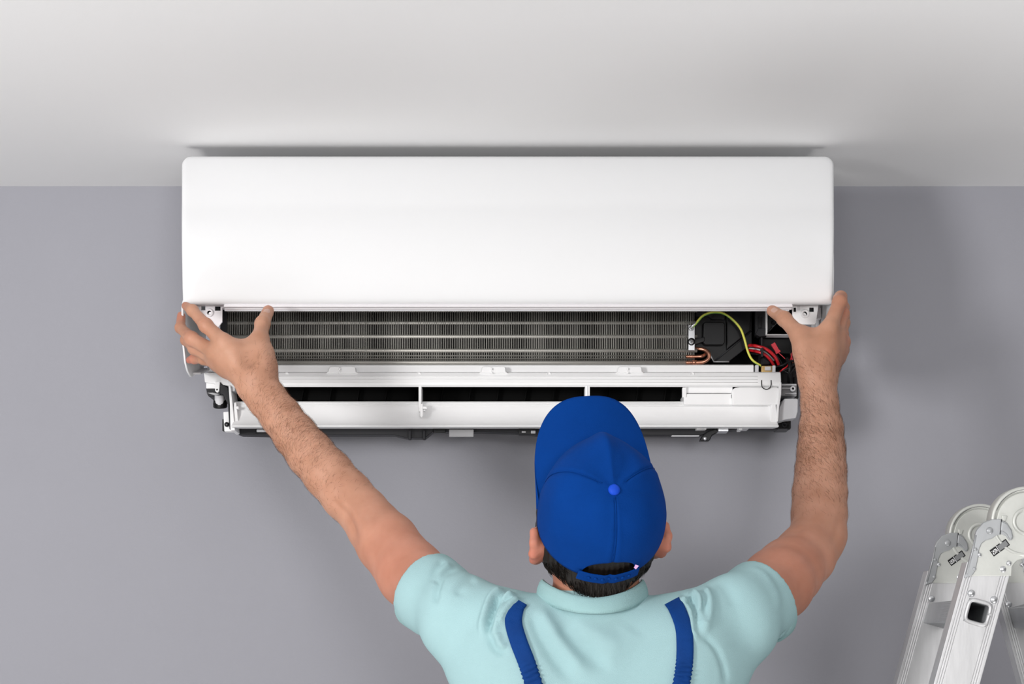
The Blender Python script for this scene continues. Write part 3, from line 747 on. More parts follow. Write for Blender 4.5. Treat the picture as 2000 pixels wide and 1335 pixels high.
X0 = 0.115
SHL, ELL_, WRL = P(890, 1198, -.765), P(711, 1001, -.537), P(499, 748, -.43)
SHR, ELR, WRR = P(1446, 1203, -.77), P(1597, 1048, -.548), P(1597, 745, -.43)
# head frame
hf = Vector((-.100, .33, .93)).normalized(); hu = Vector((.114, -.93, .34)); hu = (hu-hf*hu.dot(hf)).normalized(); hr = hf.cross(hu)
HCN = P(1173, 1022, -.84)
def Hd(r, f, u): return HCN+hr*r+hf*f+hu*u
AXH = np.array([hr, hf, hu])

body = Field((-.56, -.98, 1.33), (.57, -.27, 2.06), .0024)
# arms
def lerp(a, b, t): return a+(b-a)*t
def arm(pts):
    # (px, py, depth, radius in px, flattening)
    q = [(P(a, b, y), r*(y-CY)/F, fl) for a, b, y, r, fl in pts]
    for (p0, r0, f0), (p1, r1, f1) in zip(q, q[1:]):
        fl = (f0+f1)/2
        body.cone(p0, p1, r0, r1, .010, flat=((0, 1, 0), fl) if fl > 1.01 else None)
arm([(497, 741, -.430, 37, 1.25), (500, 750, -.432, 37.5, 1.25), (521, 778, -.440, 37, 1.2), (549, 813, -.453, 38.5, 1.1), (577, 850, -.467, 41, 1.05), (606, 886, -.483, 44.5, 1), (641, 925, -.502, 47, 1), (678, 967, -.52, 48.5, 1),
     (711, 1001, -.537, 47.5, 1), (732, 1030, -.556, 52, 1), (756, 1059, -.580, 59.5, 1), (804, 1121, -.635, 65.5, 1), (850, 1160, -.70, 68, 1), (890, 1198, -.765, 68, 1)])
arm([(1597, 738, -.430, 32, 1.2), (1599, 765, -.437, 32.5, 1.2), (1601, 790, -.444, 34.5, 1.15), (1604, 837, -.460, 40.5, 1.05), (1604, 880, -.475, 44.5, 1), (1603, 920, -.490, 47.5, 1), (1601, 962, -.507, 51, 1),
     (1600, 1005, -.525, 52, 1), (1597, 1040, -.545, 50, 1), (1572, 1085, -.58, 58.5, 1), (1540, 1117, -.625, 65, 1), (1518, 1140, -.66, 70, 1), (1480, 1172, -.71, 70, 1), (1446, 1203, -.77, 68, 1)])
body.cone(P(1619, 1050, -.545), P(1612, 1062, -.56), .0200, .022, .020)      # point of the right elbow
body.cone(P(640, 945, -.475), P(690, 1005, -.50), .020, .018, .018)           # muscle along the outer forearm
# hands: (pixel x, pixel y, depth)
def K(l): return [P(*q) for q in l]
def hand(wr, fingers, thumb, web, tr):
    k = .016
    for (m_, chain, rs) in fingers:
        body.cone(wr, m_, .0195, rs[0]+.0022, k)
    mc = [f[0] for f in fingers]
    for i in range(len(mc)-1):
        body.cone(lerp(wr, mc[i], .75), lerp(wr, mc[i+1], .75), .0125, .0125, .012)
        body.cone(lerp(wr, mc[i], .97), lerp(wr, mc[i+1], .97), .0095, .0095, .008)
    for (m_, chain, rs) in fingers:
        body.chain([m_]+chain, rs, .005)
        for j in range(0, len(chain)-1):
            body.ell(chain[j], (rs[j+1]*1.06,)*3, None, .004)
    cmc, mcp, ip, tip = thumb
    body.cone(wr, cmc, .022, .020, .014)
    body.cone(cmc, mcp, tr[0], tr[1], .016)
    body.cone(mcp, ip, tr[1], tr[2], .006)
    body.cone(ip, tip, tr[2], tr[3], .005)
    body.ell(ip, (tr[2]*1.08,)*3, None, .004)
    body.cone(lerp(mcp, ip, .05), mcp, tr[1]*1.05, tr[1]*1.02, .006)
    body.cone(lerp(cmc, mcp, .55), lerp(wr, mc[0], .62), .015, .015, .014)
    for w0, w1, r_ in web: body.cone(w0, w1, r_, r_, .012)
wL = P(503, 738, -.43)
idx = K([(431, 664, -.425)])[0]
hand(wL, [
    (P(437, 668, -.425), K([(402, 635, -.412), (376, 606, -.388), (362.5, 597, -.362)]), (.0118, .0102, .0084, .0066)),
    (P(420, 687, -.415), K([(374, 661, -.39), (352.5, 640, -.352), (354, 616, -.33)]), (.0112, .0104, .0078, .0068)),
    (P(420, 702, -.40), K([(380, 680, -.375), (363, 664, -.345), (360, 650, -.318)]), (.0106, .0094, .0076, .0064)),
    (P(428, 712, -.385), K([(398, 701, -.362), (380, 700, -.340), (370, 703, -.322)]), (.0095, .0080, .0072, .0060)),
], K([(512, 712, -.432), (507, 664, -.415), (512.5, 632, -.395), (524, 607, -.366)]),
    [(P(497, 672, -.418), P(462, 676, -.42), .0085), (P(508, 694, -.42), P(480, 706, -.425), .017)], (.0165, .0128, .0108, .0092))
wR = P(1597, 738, -.43)
hand(wR, [
    (P(1620, 641, -.425), K([(1640, 590, -.405), (1642, 580, -.366), (1635, 582, -.338)]), (.0122, .0104, .0088, .0072)),
    (P(1635, 655, -.405), K([(1645, 612, -.380), (1647, 600, -.345), (1638, 600, -.318)]), (.0115, .0100, .0085, .0070)),
    (P(1641, 668, -.385), K([(1647, 630, -.362), (1648, 620, -.33), (1638, 620, -.305)]), (.0108, .0094, .0080, .0066)),
    (P(1643, 683, -.365), K([(1646, 652, -.345), (1646, 645, -.32), (1638, 645, -.30)]), (.0098, .0082, .0070, .0060)),
], K([(1583, 706, -.432), (1562, 655, -.422), (1532, 622.5, -.400), (1508, 606.5, -.372)]),
    [(P(1572, 652, -.42), P(1606, 652, -.422), .0085), (P(1578, 690, -.425), P(1610, 690, -.425), .017)], (.0165, .0128, .0106, .0088))
body.ell(P(1648, 666, -.388), (.008,)*3, None, .01)
# trunk inside the shirt
body.ell((X0, -.765, 1.42), (.15, .09, .14), None, .03)
body.cone(SHL+Vector((0, 0, -.02)), SHR+Vector((0, 0, -.02)), .028, .028, .02)
# neck and head
NB = P(1166, 1225, -.785)
body.cone(NB, Hd(0, -.02, -.05), .054, .056, .03)
body.cone(NB+Vector((0, .03, -.02)), Hd(0, .045, -.10), .048, .042, .03)
body.ell(Hd(0, .012, .0), (.072, .081, .088), AXH, .02)
body.ell(Hd(0, .018, -.045), (.070, .072, .075), AXH, .02)
body.ell(Hd(0, .040, -.085), (.052, .046, .052), AXH, .02)
body.ell(Hd(0, .072, -.122), (.022, .018, .016), AXH, .02)
body.cone(Hd(0, .088, -.03), Hd(0, .104, -.063), .008, .012, .008)
for s_ in (-1, 1):
    body.ell(Hd(s_*.012, .096, -.066), (.008,)*3, AXH, .006)
    body.ell(Hd(s_*.034, .072, -.060), (.022, .016, .018), AXH, .02)
    body.cone(Hd(s_*.012, .087, -.022), Hd(s_*.044, .074, -.022), .008, .007, .01)
    body.ell(Hd(s_*.032, .089, -.036), (.013, .007, .008), AXH, .006, 's')
body.cone(Hd(-.022, .081, -.092), Hd(.022, .081, -.092), .006, .006, .006)
body.cone(Hd(-.018, .081, -.101), Hd(.018, .081, -.101), .006, .006, .006)
body.cone(Hd(-.024, .091, -.0965), Hd(.024, .091, -.0965), .0022, .0022, .003, 's')
# ears: helix rim, bowl and lobe
def ear(s_):
    E = lambda o, f, u: Hd(s_*(.0655+o), f-.012, u-.036)
    body.ell(E(.006, 0, 0), (.009, .017, .026), AXH, .012)
    rim = [E(.004, .010, -.010), E(.012, .016, .012), E(.019, .008, .028), E(.021, -.006, .028), E(.021, -.016, .014), E(.018, -.016, -.004), E(.013, -.010, -.020), E(.008, .000, -.027)]
    body.chain(rim, [.004, .0044, .0048, .0050, .0050, .0050, .0054, .0060], .006)
    body.ell(E(.012, -.006, .006), (.006, .012, .020), AXH, .008)
    body.ell(E(.010, -.002, -.026), (.005, .007, .008), AXH, .008)
ear(-1); ear(1)
def surf_point(px, py):
    """first body surface along the camera ray through a pixel"""
    prev = None
    for i in range(900):
        y = -.50+i*.0005; p = P(px, py, y)
        g = (np.array(p)-body.lo)/body.h; j = g.astype(int); f = g-j
        if (j < 0).any() or (j+1 >= body.n).any(): continue
        b = body.S[j[0]:j[0]+2, j[1]:j[1]+2, j[2]:j[2]+2].astype(float)
        v = 0
        for a in (0, 1):
            for bb in (0, 1):
                for c in (0, 1):
                    v += b[a, bb, c]*(f[0] if a else 1-f[0])*(f[1] if bb else 1-f[1])*(f[2] if c else 1-f[2])
        if v < 0: return p
    return P(px, py, -.38)
for px_h, py_h in ((487, 692), (1589, 684)):     # hollow between thumb and first metacarpal
    body.ell(surf_point(px_h, py_h)+Vector((0, -.0050, 0)), (.011, .007, .015), None, .014, 's')
BV, BQ = body.mesh(2)
# creases at thumb joints and finger knuckles
BN = normals(BV, BQ)
def creases(p, d, w, ln, depth, n=3, gap=.0034):
    p = np.array(p); d = np.array(d.normalized())
    r = BV-p; s = r@d; m = np.linalg.norm(r-s[:, None]*d, axis=1)
    front = np.clip(-BN[:, 1]*1.5, 0, 1)
    g = np.zeros(len(BV))
    for i in range(n):
        g += np.exp(-((s-(i-(n-1)/2)*gap)/.0011)**2)
    BV[:] -= BN*(depth*g*front*np.exp(-(s/ln)**2)*(m < w))[:, None]
creases(P(512.5, 631, -.395), P(524, 607, -.366)-P(507, 664, -.415), .02, .008, .0016)
creases(P(1532, 622.5, -.400), P(1508, 606.5, -.372)-P(1562, 655, -.422), .02, .008, .0016)
creases(P(402, 635, -.412), P(376, 606, -.388)-P(437, 668, -.425), .014, .008, .0010)
creases(P(374, 661, -.39), P(352, 640, -.352)-P(420, 687, -.415), .014, .008, .0010)
def limb_fold(pts, amp, w):
    A = np.array([[p.x, p.z] for p in catmull([P(a, b, -.57) for a, b in pts], 6)])
    sc = (-.57-CY)/(BV[:, 1]-CY); X = np.stack([BV[:, 0]*sc, CZ+(BV[:, 2]-CZ)*sc], 1)
    best = np.full(len(BV), 9.0); tt = np.zeros(len(BV)); n = len(A)-1
    for i in range(n):
        d = A[i+1]-A[i]; t = np.clip(((X-A[i])@d)/(d@d), 0, 1); ds = np.linalg.norm(X-A[i]-t[:, None]*d, axis=1)
        m = ds < best; best[m] = ds[m]; tt[m] = (i+t[m])/n
    BV[:] += BN*(amp*np.exp(-(best/w)**2)*np.clip(np.minimum(tt, 1-tt)*4, 0, 1)*np.clip(-BN[:, 1]*1.6, 0, 1))[:, None]
limb_fold([(640, 972), (664, 990), (683, 1014), (693, 1044), (696, 1075)], -.0034, .0050)
limb_fold([(655, 968), (682, 988), (702, 1014), (714, 1050)], .0020, .0075)
limb_fold([(1538, 1034), (1556, 1036), (1574, 1030)], -.0022, .0035)
limb_fold([(1640, 1000), (1634, 1040), (1618, 1072)], -.0016, .0050)
PERSON = npobj('person', BV, BQ, 'skin', None)
PERSON['label'] = 'worker seen from behind in blue cap and mint shirt lifting the white casing'
PERSON['category'] = 'person'
flush = np.zeros(len(BV))
for p, r, a in ([(Hd(s*.085, -.015, -.036), .045, 1.0) for s in (-1, 1)]+[(P(362, 597, -.362), .014, .45), (P(352, 620, -.335), .02, .55), (P(372, 702, -.33), .022, .9), (P(402, 635, -.41), .018, .2), (P(374, 661, -.39), .018, .2),
                 (P(1645, 600, -.39), .03, .4), (P(1648, 668, -.39), .03, .3), (P(1505, 606, -.37), .012, .3), (P(524, 606, -.366), .014, .25),
                 (lerp(SHL, ELL_, .4), .15, .42), (lerp(SHR, ELR, .4), .15, .42), (ELR, .05, .25), (P(1085, 1120, -.80), .05, .5)]):
    flush = np.maximum(flush, a*np.exp(-(np.linalg.norm(BV-np.array(p), axis=1)/r)**2))
att = PERSON.data.attributes.new('flush', 'FLOAT', 'POINT'); att.data.foreach_set('value', flush.astype(np.float32))
for s_ in (-1, 1):
    lathe('eye', Hd(s_*.032, .077, -.036), hf, [(.004, .0105), (.008, .0085), (.011, .004), (.0115, 0), (.006, -.008)], 'eye', PERSON, 16)

# thumbnails
def nail(c, d, out, w, l, name='thumbnail'):
    d = d.normalized(); out = (out-d*out.dot(d)).normalized(); s_ = d.cross(out)
    V, Fc = [], []; n, m_ = 8, 7
    for lay in (0, 1):
        for i in range(n+1):
            for j in range(m_+1):
                u = -1+2*i/n; t = -1+2*j/m_
                ww = w*(1-.10*max(0, t)**2-.25*max(0, -t)**4); e = 1-.12*u*u if t > 0 else 1-.25*u*u
                V.append(c+s_*(ww*u)+d*(l*t*e)+out*(-.0030*u*u-.0006*t*t-(.0012 if lay else 0)))
    for i in range(n):
        for j in range(m_):
            a = i*(m_+1)+j; q = [a, a+1, a+m_+2, a+m_+1]; N_ = (n+1)*(m_+1)
            Fc.append(q); Fc.append([N_+k for k in q[::-1]])
    o = obj(name, V, Fc, 'nail', PERSON, smooth=True)
nail(surf_point(524, 608)+Vector((0, -.0004, 0)), P(524, 607, -.366)-P(512.5, 632, -.395), Vector((.35, -1, .1)), .0066, .0078)
nail(surf_point(1510, 609)+Vector((0, -.0004, 0)), P(1508, 606.5, -.372)-P(1532, 622.5, -.400), Vector((-.25, -1, -.35)), .0062, .0080)

# ------------------------------------------------------------------ shirt
sh = Field((-.26, -1.0, 1.02), (.47, -.50, 1.72), .003)
sh.ell((X0, -.775, 1.36), (.177, .112, .20), None, .03)
sh.ell((X0, -.765, 1.16), (.165, .112, .24), None, .05)
def drape(pts, k=.018):
    q = [(P(a, b, y), r*(y-CY)/F) for a, b, y, r in pts]
    for (p0, r0), (p1, r1) in zip(q, q[1:]): sh.cone(p0, p1, r0, r1, k)
drape([(745, 1066, -.575, 66), (805, 1128, -.648, 69), (850, 1165, -.71, 74), (900, 1202, -.765, 77), (975, 1228, -.785, 76), (1050, 1252, -.79, 74), (1110, 1258, -.795, 76), (1168, 1262, -.80, 76)])
drape([(1575, 1092, -.59, 70), (1520, 1145, -.66, 72), (1482, 1174, -.71, 76), (1436, 1205, -.765, 81), (1365, 1234, -.785, 76), (1290, 1252, -.79, 74), (1230, 1258, -.795, 76), (1168, 1262, -.80, 76)])
drape([(890, 1232, -.77, 60), (952, 1312, -.785, 66), (1000, 1380, -.79, 76)], .02)
drape([(1445, 1240, -.77, 62), (1388, 1312, -.785, 68), (1335, 1380, -.79, 76)], .02)
sh.cone(P(1168, 1275, -.80), P(1162, 1212, -.795), .062, .064, .02)
sh.ell(P(1030, 1300, -.80), (.085, .075, .085), None, .03); sh.ell(P(1310, 1300, -.80), (.085, .075, .085), None, .03)
cL, cR = P(831, 1152, -.678), P(1490, 1173, -.696)
nL, nR = Vector((-.70, .52, .48)).normalized(), Vector((.71, .50, .48)).normalized()
for c_, S_, E_, nn in ((cL, SHL, ELL_, nL), (cR, SHR, ELR, nR)):
    d = (E_-S_).normalized()
    sh.half(c_, nn, box_=(np.array(c_)-.125, np.array(c_)+.125+0*np.array(d)))
    # everything beyond the cuff plane inside the sleeve's neighbourhood goes; hollow the sleeve end
    sh.cone(c_-d*.03, c_+d*.08, .0480, .0490, .003, 's')
shirt_field = sh
sh.half((0, 0, 1.045), (0, 0, -1))
SV, SQ = sh.mesh(2)
SN_ = normals(SV, SQ)
# folds: ridges (+) and valleys (-) along measured lines on the back; (x px, y px) at shoulder distance
def fold(pts, amp, w):
    q = [P(a, b, -.82) for a, b in pts]; q = catmull(q, 6)
    best = np.full(len(SV), 9.0); tt = np.zeros(len(SV))
    A = np.array([[p.x, p.z] for p in q])
    # compare in image-parallel coordinates at each vertex's own distance
    sc = (-.82-CY)/(SV[:, 1]-CY)
    X = np.stack([SV[:, 0]*sc, CZ+(SV[:, 2]-CZ)*sc], 1)
    n = len(A)-1
    for i in range(n):
        a, b = A[i], A[i+1]; d = b-a; L2 = d@d
        t = np.clip(((X-a)@d)/L2, 0, 1)
        ds = np.linalg.norm(X-a-t[:, None]*d, axis=1)
        m = ds < best; best[m] = ds[m]; tt[m] = (i+t[m])/n
    ends = np.clip(np.minimum(tt, 1-tt)*5+.15, 0, 1)
    front = np.clip(-SN_[:, 1]*1.3+.35, 0, 1)
    SV[:] += SN_*(amp*np.exp(-(best/w)**2)*ends*front)[:, None]
FOLDS = [
    # left shoulder gathers
    ([(985, 1150), (962, 1166), (950, 1195), (938, 1240)], .0060, .0055), ([(1008, 1160), (985, 1172), (972, 1200), (962, 1240)], .0065, .0050),
    ([(997, 1158), (974, 1172), (961, 1198), (950, 1238)], -.0055, .0040), ([(1016, 1168), (1000, 1180), (986, 1198), (976, 1222)], .0050, .0045),
    ([(968, 1232), (975, 1256), (988, 1266)], .0040, .0060), ([(955, 1235), (965, 1262), (985, 1275)], -.0030, .0050),
    # left sleeve soft folds
    ([(868, 1092), (852, 1112), (846, 1140)], -.0026, .0050), ([(895, 1108), (866, 1120), (854, 1150), (850, 1180)], -.0032, .0050), ([(883, 1100), (860, 1116), (850, 1146)], .0028, .0045),
    ([(930, 1128), (905, 1140), (892, 1165)], -.0022, .0070),
    # back
    ([(1050, 1185), (1075, 1225), (1110, 1270), (1150, 1320)], .0035, .010), ([(1040, 1190), (1052, 1230), (1080, 1280), (1120, 1330)], -.0030, .009), ([(1090, 1215), (1130, 1260), (1190, 1310)], -.0028, .011),
    ([(1240, 1225), (1215, 1260), (1175, 1300)], .0018, .014), ([(1120, 1205), (1160, 1235), (1215, 1262)], .0020, .012),
    # right shoulder gathers
    ([(1345, 1158), (1362, 1172), (1368, 1200), (1366, 1235)], .0065, .0048), ([(1325, 1168), (1345, 1182), (1354, 1212), (1358, 1250)], .0060, .0045),
    ([(1336, 1162), (1353, 1176), (1361, 1206), (1362, 1240)], -.0055, .0038), ([(1372, 1148), (1385, 1170), (1384, 1205), (1374, 1235)], .0045, .0055),
    ([(1372, 1170), (1374, 1200), (1369, 1232)], -.0045, .0042), ([(1365, 1236), (1395, 1262), (1412, 1300), (1418, 1335)], -.0022, .0040),
    ([(1400, 1130), (1420, 1150), (1440, 1185)], -.0020, .0080), ([(1455, 1108), (1490, 1122), (1515, 1155), (1522, 1190)], .0018, .0050),
]
for p_, a_, w_ in FOLDS: fold(p_, a_*1.65, w_)
# soft unevenness of the cloth
ph = SV*np.array([38.0, 30.0, 33.0])
SV += SN_*(.0012*np.sin(ph[:, 0]+1.7*np.sin(ph[:, 2]))*np.sin(ph[:, 2]*.8+ph[:, 1]))[:, None]
shirt = npobj('shirt', SV, SQ, 'shirt', PERSON); shirt['label'] = 'mint green short-sleeved polo shirt'
# ribbed cuffs
def cuff(c_, d, r):
    a = d.orthogonal().normalized(); b = d.cross(a)
    V, Fc = [], []; n = 180
    prof = [(r-.0022, .002), (r-.0002, .0028), (r+.0012, .001), (r+.0014, -.006), (r+.0012, -.013), (r-.0006, -.0155), (r-.004, -.0155), (r-.004, .001)]
    for i in range(n):
        t = 2*math.pi*i/n; k = .00035 if i % 2 else -.00035
        for rr, h_ in prof: V.append(c_+d*h_+(a*math.cos(t)+b*math.sin(t))*(rr+k))
    m_ = len(prof)
    for i in range(n):
        for j in range(m_):
            Fc.append([i*m_+j, i*m_+(j+1) % m_, ((i+1) % n)*m_+(j+1) % m_, ((i+1) % n)*m_+j])
    obj('cuff', V, Fc, 'rib', shirt, smooth=True)
cuff(cL, nL, .0542); cuff(cR, nR, .0564)
# ribbed collar
def collar():
    c_ = P(1157, 1180, -.80); V, Fc = [], []; n = 300
    prof = [(0, .0), (.0016, .25), (.0022, .55), (.001, .85), (-.0005, 1.0), (-.0030, 1.0), (-.004, .5), (-.004, .0)]
    for i in range(n):
        t = 2*math.pi*i/n; s_ = math.sin(t); back = max(0, -s_)
        rx, ry = .0695, .066
        zl = zpx(1168, -.80)-.021*back**1.5-.020*max(0, s_); hgt = .0205+.004*abs(math.cos(t))
        k = .0004 if i % 2 else -.0004
        for o_, v in prof:
            rr = 1+(o_+k)/.068-.05*v+.03*(1-v)
            V.append(Vector((c_.x+rx*rr*math.cos(t), -.797+ry*rr*s_, zl+hgt*v)))
    m_ = len(prof)
    for i in range(n):
        for j in range(m_): Fc.append([i*m_+j, i*m_+(j+1) % m_, ((i+1) % n)*m_+(j+1) % m_, ((i+1) % n)*m_+j])
    obj('collar', V, Fc, 'rib', shirt, smooth=True)
collar()

# ------------------------------------------------------------------ overalls: trousers and shoulder straps
tr = Field((X0-.24, -.95, .06), (X0+.24, -.58, 1.20), .006)
tr.ell((X0, -.765, 1.02), (.172, .122, .16), None, .04)
for s_ in (-1, 1):
    tr.cone((X0+s_*.085, -.765, .95), (X0+s_*.095, -.765, .52), .092, .068, .03)
    tr.cone((X0+s_*.095, -.765, .52), (X0+s_*.10, -.775, .09), .070, .056, .02)
tr.half((0, 0, 1.10), (0, 0, 1)); tr.half((0, 0, .08), (0, 0, -1))
TV, TQ = tr.mesh(2)
ov = npobj('overalls', TV, TQ, 'strap', PERSON); ov['label'] = 'royal blue work overalls'
def strap(pts, w, gather):
    ctr = catmull([P(a, b, -.84) for a, b in pts], 14)
    V, Fc = [], []; m_ = 9; prev = None
    rows = []
    for i, p in enumerate(ctr):
        t = (ctr[min(i+1, len(ctr)-1)]-ctr[max(i-1, 0)]); t = Vector((t.x, 0, t.z)).normalized(); s_ = Vector((t.z, 0, -t.x))
        if s_.x < 0: s_ = -s_
        row = []
        for j in range(m_):
            u = -1+2*j/(m_-1); q = p+s_*(w*u)
            y = None
            for it in range(4):   # follow the camera ray onto the cloth
                y = shirt_field.cast(q.x, q.z)
            row.append([q.x, y, q.z])
        rows.append(row)
    Y = np.array([[np.nan if r_[1] is None else r_[1] for r_ in row] for row in rows], float)
    for i in range(len(rows)-2, -1, -1):      # past the crest of the shoulder the strap rolls over to the front
        Y[i] = np.where(np.isnan(Y[i]), np.nanmax(Y[i+1])+.007, Y[i])
    for _ in range(6):
        Yp = np.pad(Y, 1, mode='edge'); Y = np.minimum(Y, (Yp[:-2, 1:-1]+Yp[2:, 1:-1]+Yp[1:-1, :-2]+Yp[1:-1, 2:])/4)
    n = len(rows)
    for lay in (0, 1):
        for i, row in enumerate(rows):
            f = i/(n-1); g = max(0, min(1, (f-gather)/.06))
            for j, r_ in enumerate(row):
                u = -1+2*j/(m_-1)
                rip = g*(.0016*math.sin(i*1.9+u*1.5)+.0012*math.sin(i*3.1-u*2.3+1))
                xo = g*.0010*math.sin(i*2.3+j)*(1 if abs(u) > .9 else .3)
                edge = .0018*(1-abs(u)**6)
                V.append((r_[0]+xo, Y[i, j]-(.0035+edge+rip if not lay else -.002), r_[2]))
    N_ = n*m_
    for i in range(n-1):
        for j in range(m_-1):
            a = i*m_+j; Fc.append([a, a+1, a+m_+1, a+m_]); Fc.append([N_+a, N_+a+m_, N_+a+m_+1, N_+a+1])
        a = i*m_; Fc.append([a, a+m_, N_+a+m_, N_+a]); a = i*m_+m_-1; Fc.append([a, N_+a, N_+a+m_, a+m_])
    for j in range(m_-1):
        Fc.append([j, N_+j, N_+j+1, j+1]); a = (n-1)*m_+j; Fc.append([a, a+1, N_+a+1, N_+a])
    obj('shoulder_strap', V, Fc, 'strap', ov, smooth=True)
strap([(1015, 1172), (1007, 1186), (1003, 1215), (1012, 1250), (1028, 1292), (1042, 1335), (1060, 1400), (1085, 1500), (1110, 1640), (1125, 1800), (1135, 1890)], .0108, .38)
strap([(1313, 1172), (1321, 1188), (1331, 1222), (1333, 1255), (1331, 1295), (1325, 1335), (1312, 1400), (1290, 1500), (1262, 1640), (1240, 1800), (1225, 1890)], .0106, .36)
for s_ in (-1, 1):
    sf = Field((X0+s_*.10-.07, -.87, -.01), (X0+s_*.10+.07, -.52, .15), .005)
    sf.cone((X0+s_*.10, -.80, .05), (X0+s_*.11, -.62, .038), .045, .036, .02); sf.cone((X0+s_*.10, -.785, .05), (X0+s_*.10, -.785, .11), .046, .048, .02)
    sf.half((0, 0, .001), (0, 0, -1)); sf.half((0, 0, .12), (0, 0, 1))
    a_, b_ = sf.mesh(1); npobj('shoe', a_, b_, 'sole', PERSON)

# ------------------------------------------------------------------ hair
hx = Field(np.array(HCN)-.17, np.array(HCN)+.15, .003)
hx.ell(Hd(0, .012, -.004), (.0775, .0840, .092), AXH, .02)
hx.ell(Hd(0, .004, -.045), (.0755, .080, .075), AXH, .02)
hx.cone(NB, Hd(0, -.020, -.055), .062, .066, .02)
x, y, z = hx.xyz(tuple(slice(0, m) for m in hx.n))
px_, py_, pz_ = x-HCN.x, y-HCN.y, z-HCN.z
rr_ = px_*hr.x+py_*hr.y+pz_*hr.z; ff_ = px_*hf.x+py_*hf.y+pz_*hf.z; uu_ = px_*hu.x+py_*hu.y+pz_*hu.z
low = ((zpx(1170, -.83)+1.1*np.abs(px_+.002)**1.6*3.2)-z)          # nape line, higher to the sides
hx.S = np.maximum(hx.S, np.maximum(low, np.maximum(ff_-.035+.4*np.maximum(-uu_, 0), uu_-.05))).astype(np.float32)
HV, HQ = hx.mesh(2)
HN = normals(HV, HQ)
HV += HN*(.0012*np.sin(HV[:, 0]*900+3*np.sin(HV[:, 2]*60)))[:, None]
hair = npobj('hair', HV, HQ, 'hair', PERSON); hair['label'] = 'short dark brown hair below the cap'
def strands(name, pts, dirs, nrm, length, r, m, parent, curl, seed):
    R = random.Random(seed); V, Fc = [], []
    for p, d, n in zip(pts, dirs, nrm):
        L = length*R.uniform(.6, 1.25); d = Vector(d); n = Vector(n); s_ = d.cross(n).normalized()
        b = s_*R.uniform(-curl, curl); p = Vector(p)
        pts4 = [p-n*.0006, p+d*(L*.35)+n*(L*.10)+b*(L*.12), p+d*(L*.7)+n*(L*.10)+b*(L*.4), p+d*L+n*(L*.03)+b*(L*.8)]
        base_ = len(V)
        for k, q in enumerate(pts4[:-1]):
            w = r*(1-.28*k); V += [q+s_*w, q-s_*w*.5+n*w*.85, q-s_*w*.5-n*w*.85]
        V.append(pts4[-1])
        for k in range(2):
            for j in range(3): Fc.append([base_+k*3+j, base_+k*3+(j+1) % 3, base_+k*3+3+(j+1) % 3, base_+k*3+3+j])
        for j in range(3): Fc.append([base_+6+j, base_+6+(j+1) % 3, base_+9])
    o = obj(name, V, Fc, m, parent); o['kind'] = 'stuff'
    return o
rs = np.random.RandomState(5)
sel = np.flatnonzero((HV[:, 2] < zpx(np.where(np.abs(HV[:, 0]-HCN.x) < .045, 1132, 1095), -.83)) & (HN[:, 1] < .35))
sel = rs.choice(sel, 3200)
dn = np.array([0, .12, -1.0]); dirs = dn-(HN[sel]@dn)[:, None]*HN[sel]; dirs /= np.linalg.norm(dirs, axis=1)[:, None]
strands('hair_strands', HV[sel], dirs, HN[sel], .013, .00042, 'hair', hair, .5, 2)
# fine hair on the forearms
def arm_hair(E_, W_, cnt, seed, fan):
    E_, W_ = np.array(E_), np.array(W_); ax = W_-E_; L = np.linalg.norm(ax); ax = ax/L
    r = BV-E_; s = r@ax; rad = np.linalg.norm(r-s[:, None]*ax, axis=1)
    c = np.flatnonzero((s > .01) & (s < L*1.12) & (rad < .065) & (BN[:, 1] < .25))
    st = np.random.RandomState(seed); pr = np.exp(-((s[c]/L-.62)/.36)**2); pr /= pr.sum()
    c = st.choice(c, cnt, p=pr)
    n = BN[c]; d = ax*.6+np.array(fan); d = d-(n*d).sum(1)[:, None]*n
    d += st.normal(0, .30, d.shape); d = d-(n*d).sum(1)[:, None]*n; d /= np.linalg.norm(d, axis=1)[:, None]
    strands('arm_hair', BV[c], d, n, .0105, .000105, 'armhair', PERSON, .8, seed)
arm_hair(ELL_, WRL, 2600, 11, (.9, 0, .1)); arm_hair(ELR, WRR, 2600, 12, (-.6, 0, .2))

# ------------------------------------------------------------------ cap
cap_mat = M['cap']
def rim_xy(phi):
    a = .0812; b = .098 if math.sin(phi) > 0 else .0750
    c, s_ = math.cos(phi), math.sin(phi)
    return a*c, b*s_
def crown_point(phi, al, off=0.0):
    """phi around the head (90 degrees = forehead), al 0 at the rim .. pi/2 at the button"""
    fr_ = max(0, math.sin(phi)); q = .86-.26*fr_**.8
    x_, y_ = rim_xy(phi)
    H_ = .102+.003*fr_
    ca, sa = max(math.cos(al), 0)**q, math.sin(al)**(q*1.02)
    r_, f_, u_ = x_*ca, y_*ca, H_*sa
    # stiff pinched front centre seam and the sag beside it
    dphi = math.degrees(abs(phi-math.pi/2))
    mid = math.sin(2*al)**1.0 if al < math.pi/2 else 0
    push = .0055*math.exp(-(dphi/9)**2)*mid-.0040*math.exp(-((dphi-34)/20)**2)*math.sin(min(math.pi, al*1.55))**2*(al > .4)
    for k in (30, 150, 270):
        dd_ = abs((math.degrees(phi)-k+180) % 360-180)
        push += -.0011*math.exp(-(dd_*max(ca, .06)/1.3)**2)*(1 if al < 1.45 else 0)+.0006*math.exp(-((dd_-5)*max(ca, .06)/2.2)**2)*(1 if al < 1.4 else 0)
    push += .0009*math.sin(5*phi+3*al)*math.sin(7*al+2*phi)*mid
    n = Vector((x_*ca/.083**2, y_*ca/.095**2, u_/H_**2+1e-6)); n.normalize()
    return Hd(r_+n.x*(push+off), f_+n.y*(push+off), u_+n.z*(push+off)-.002)
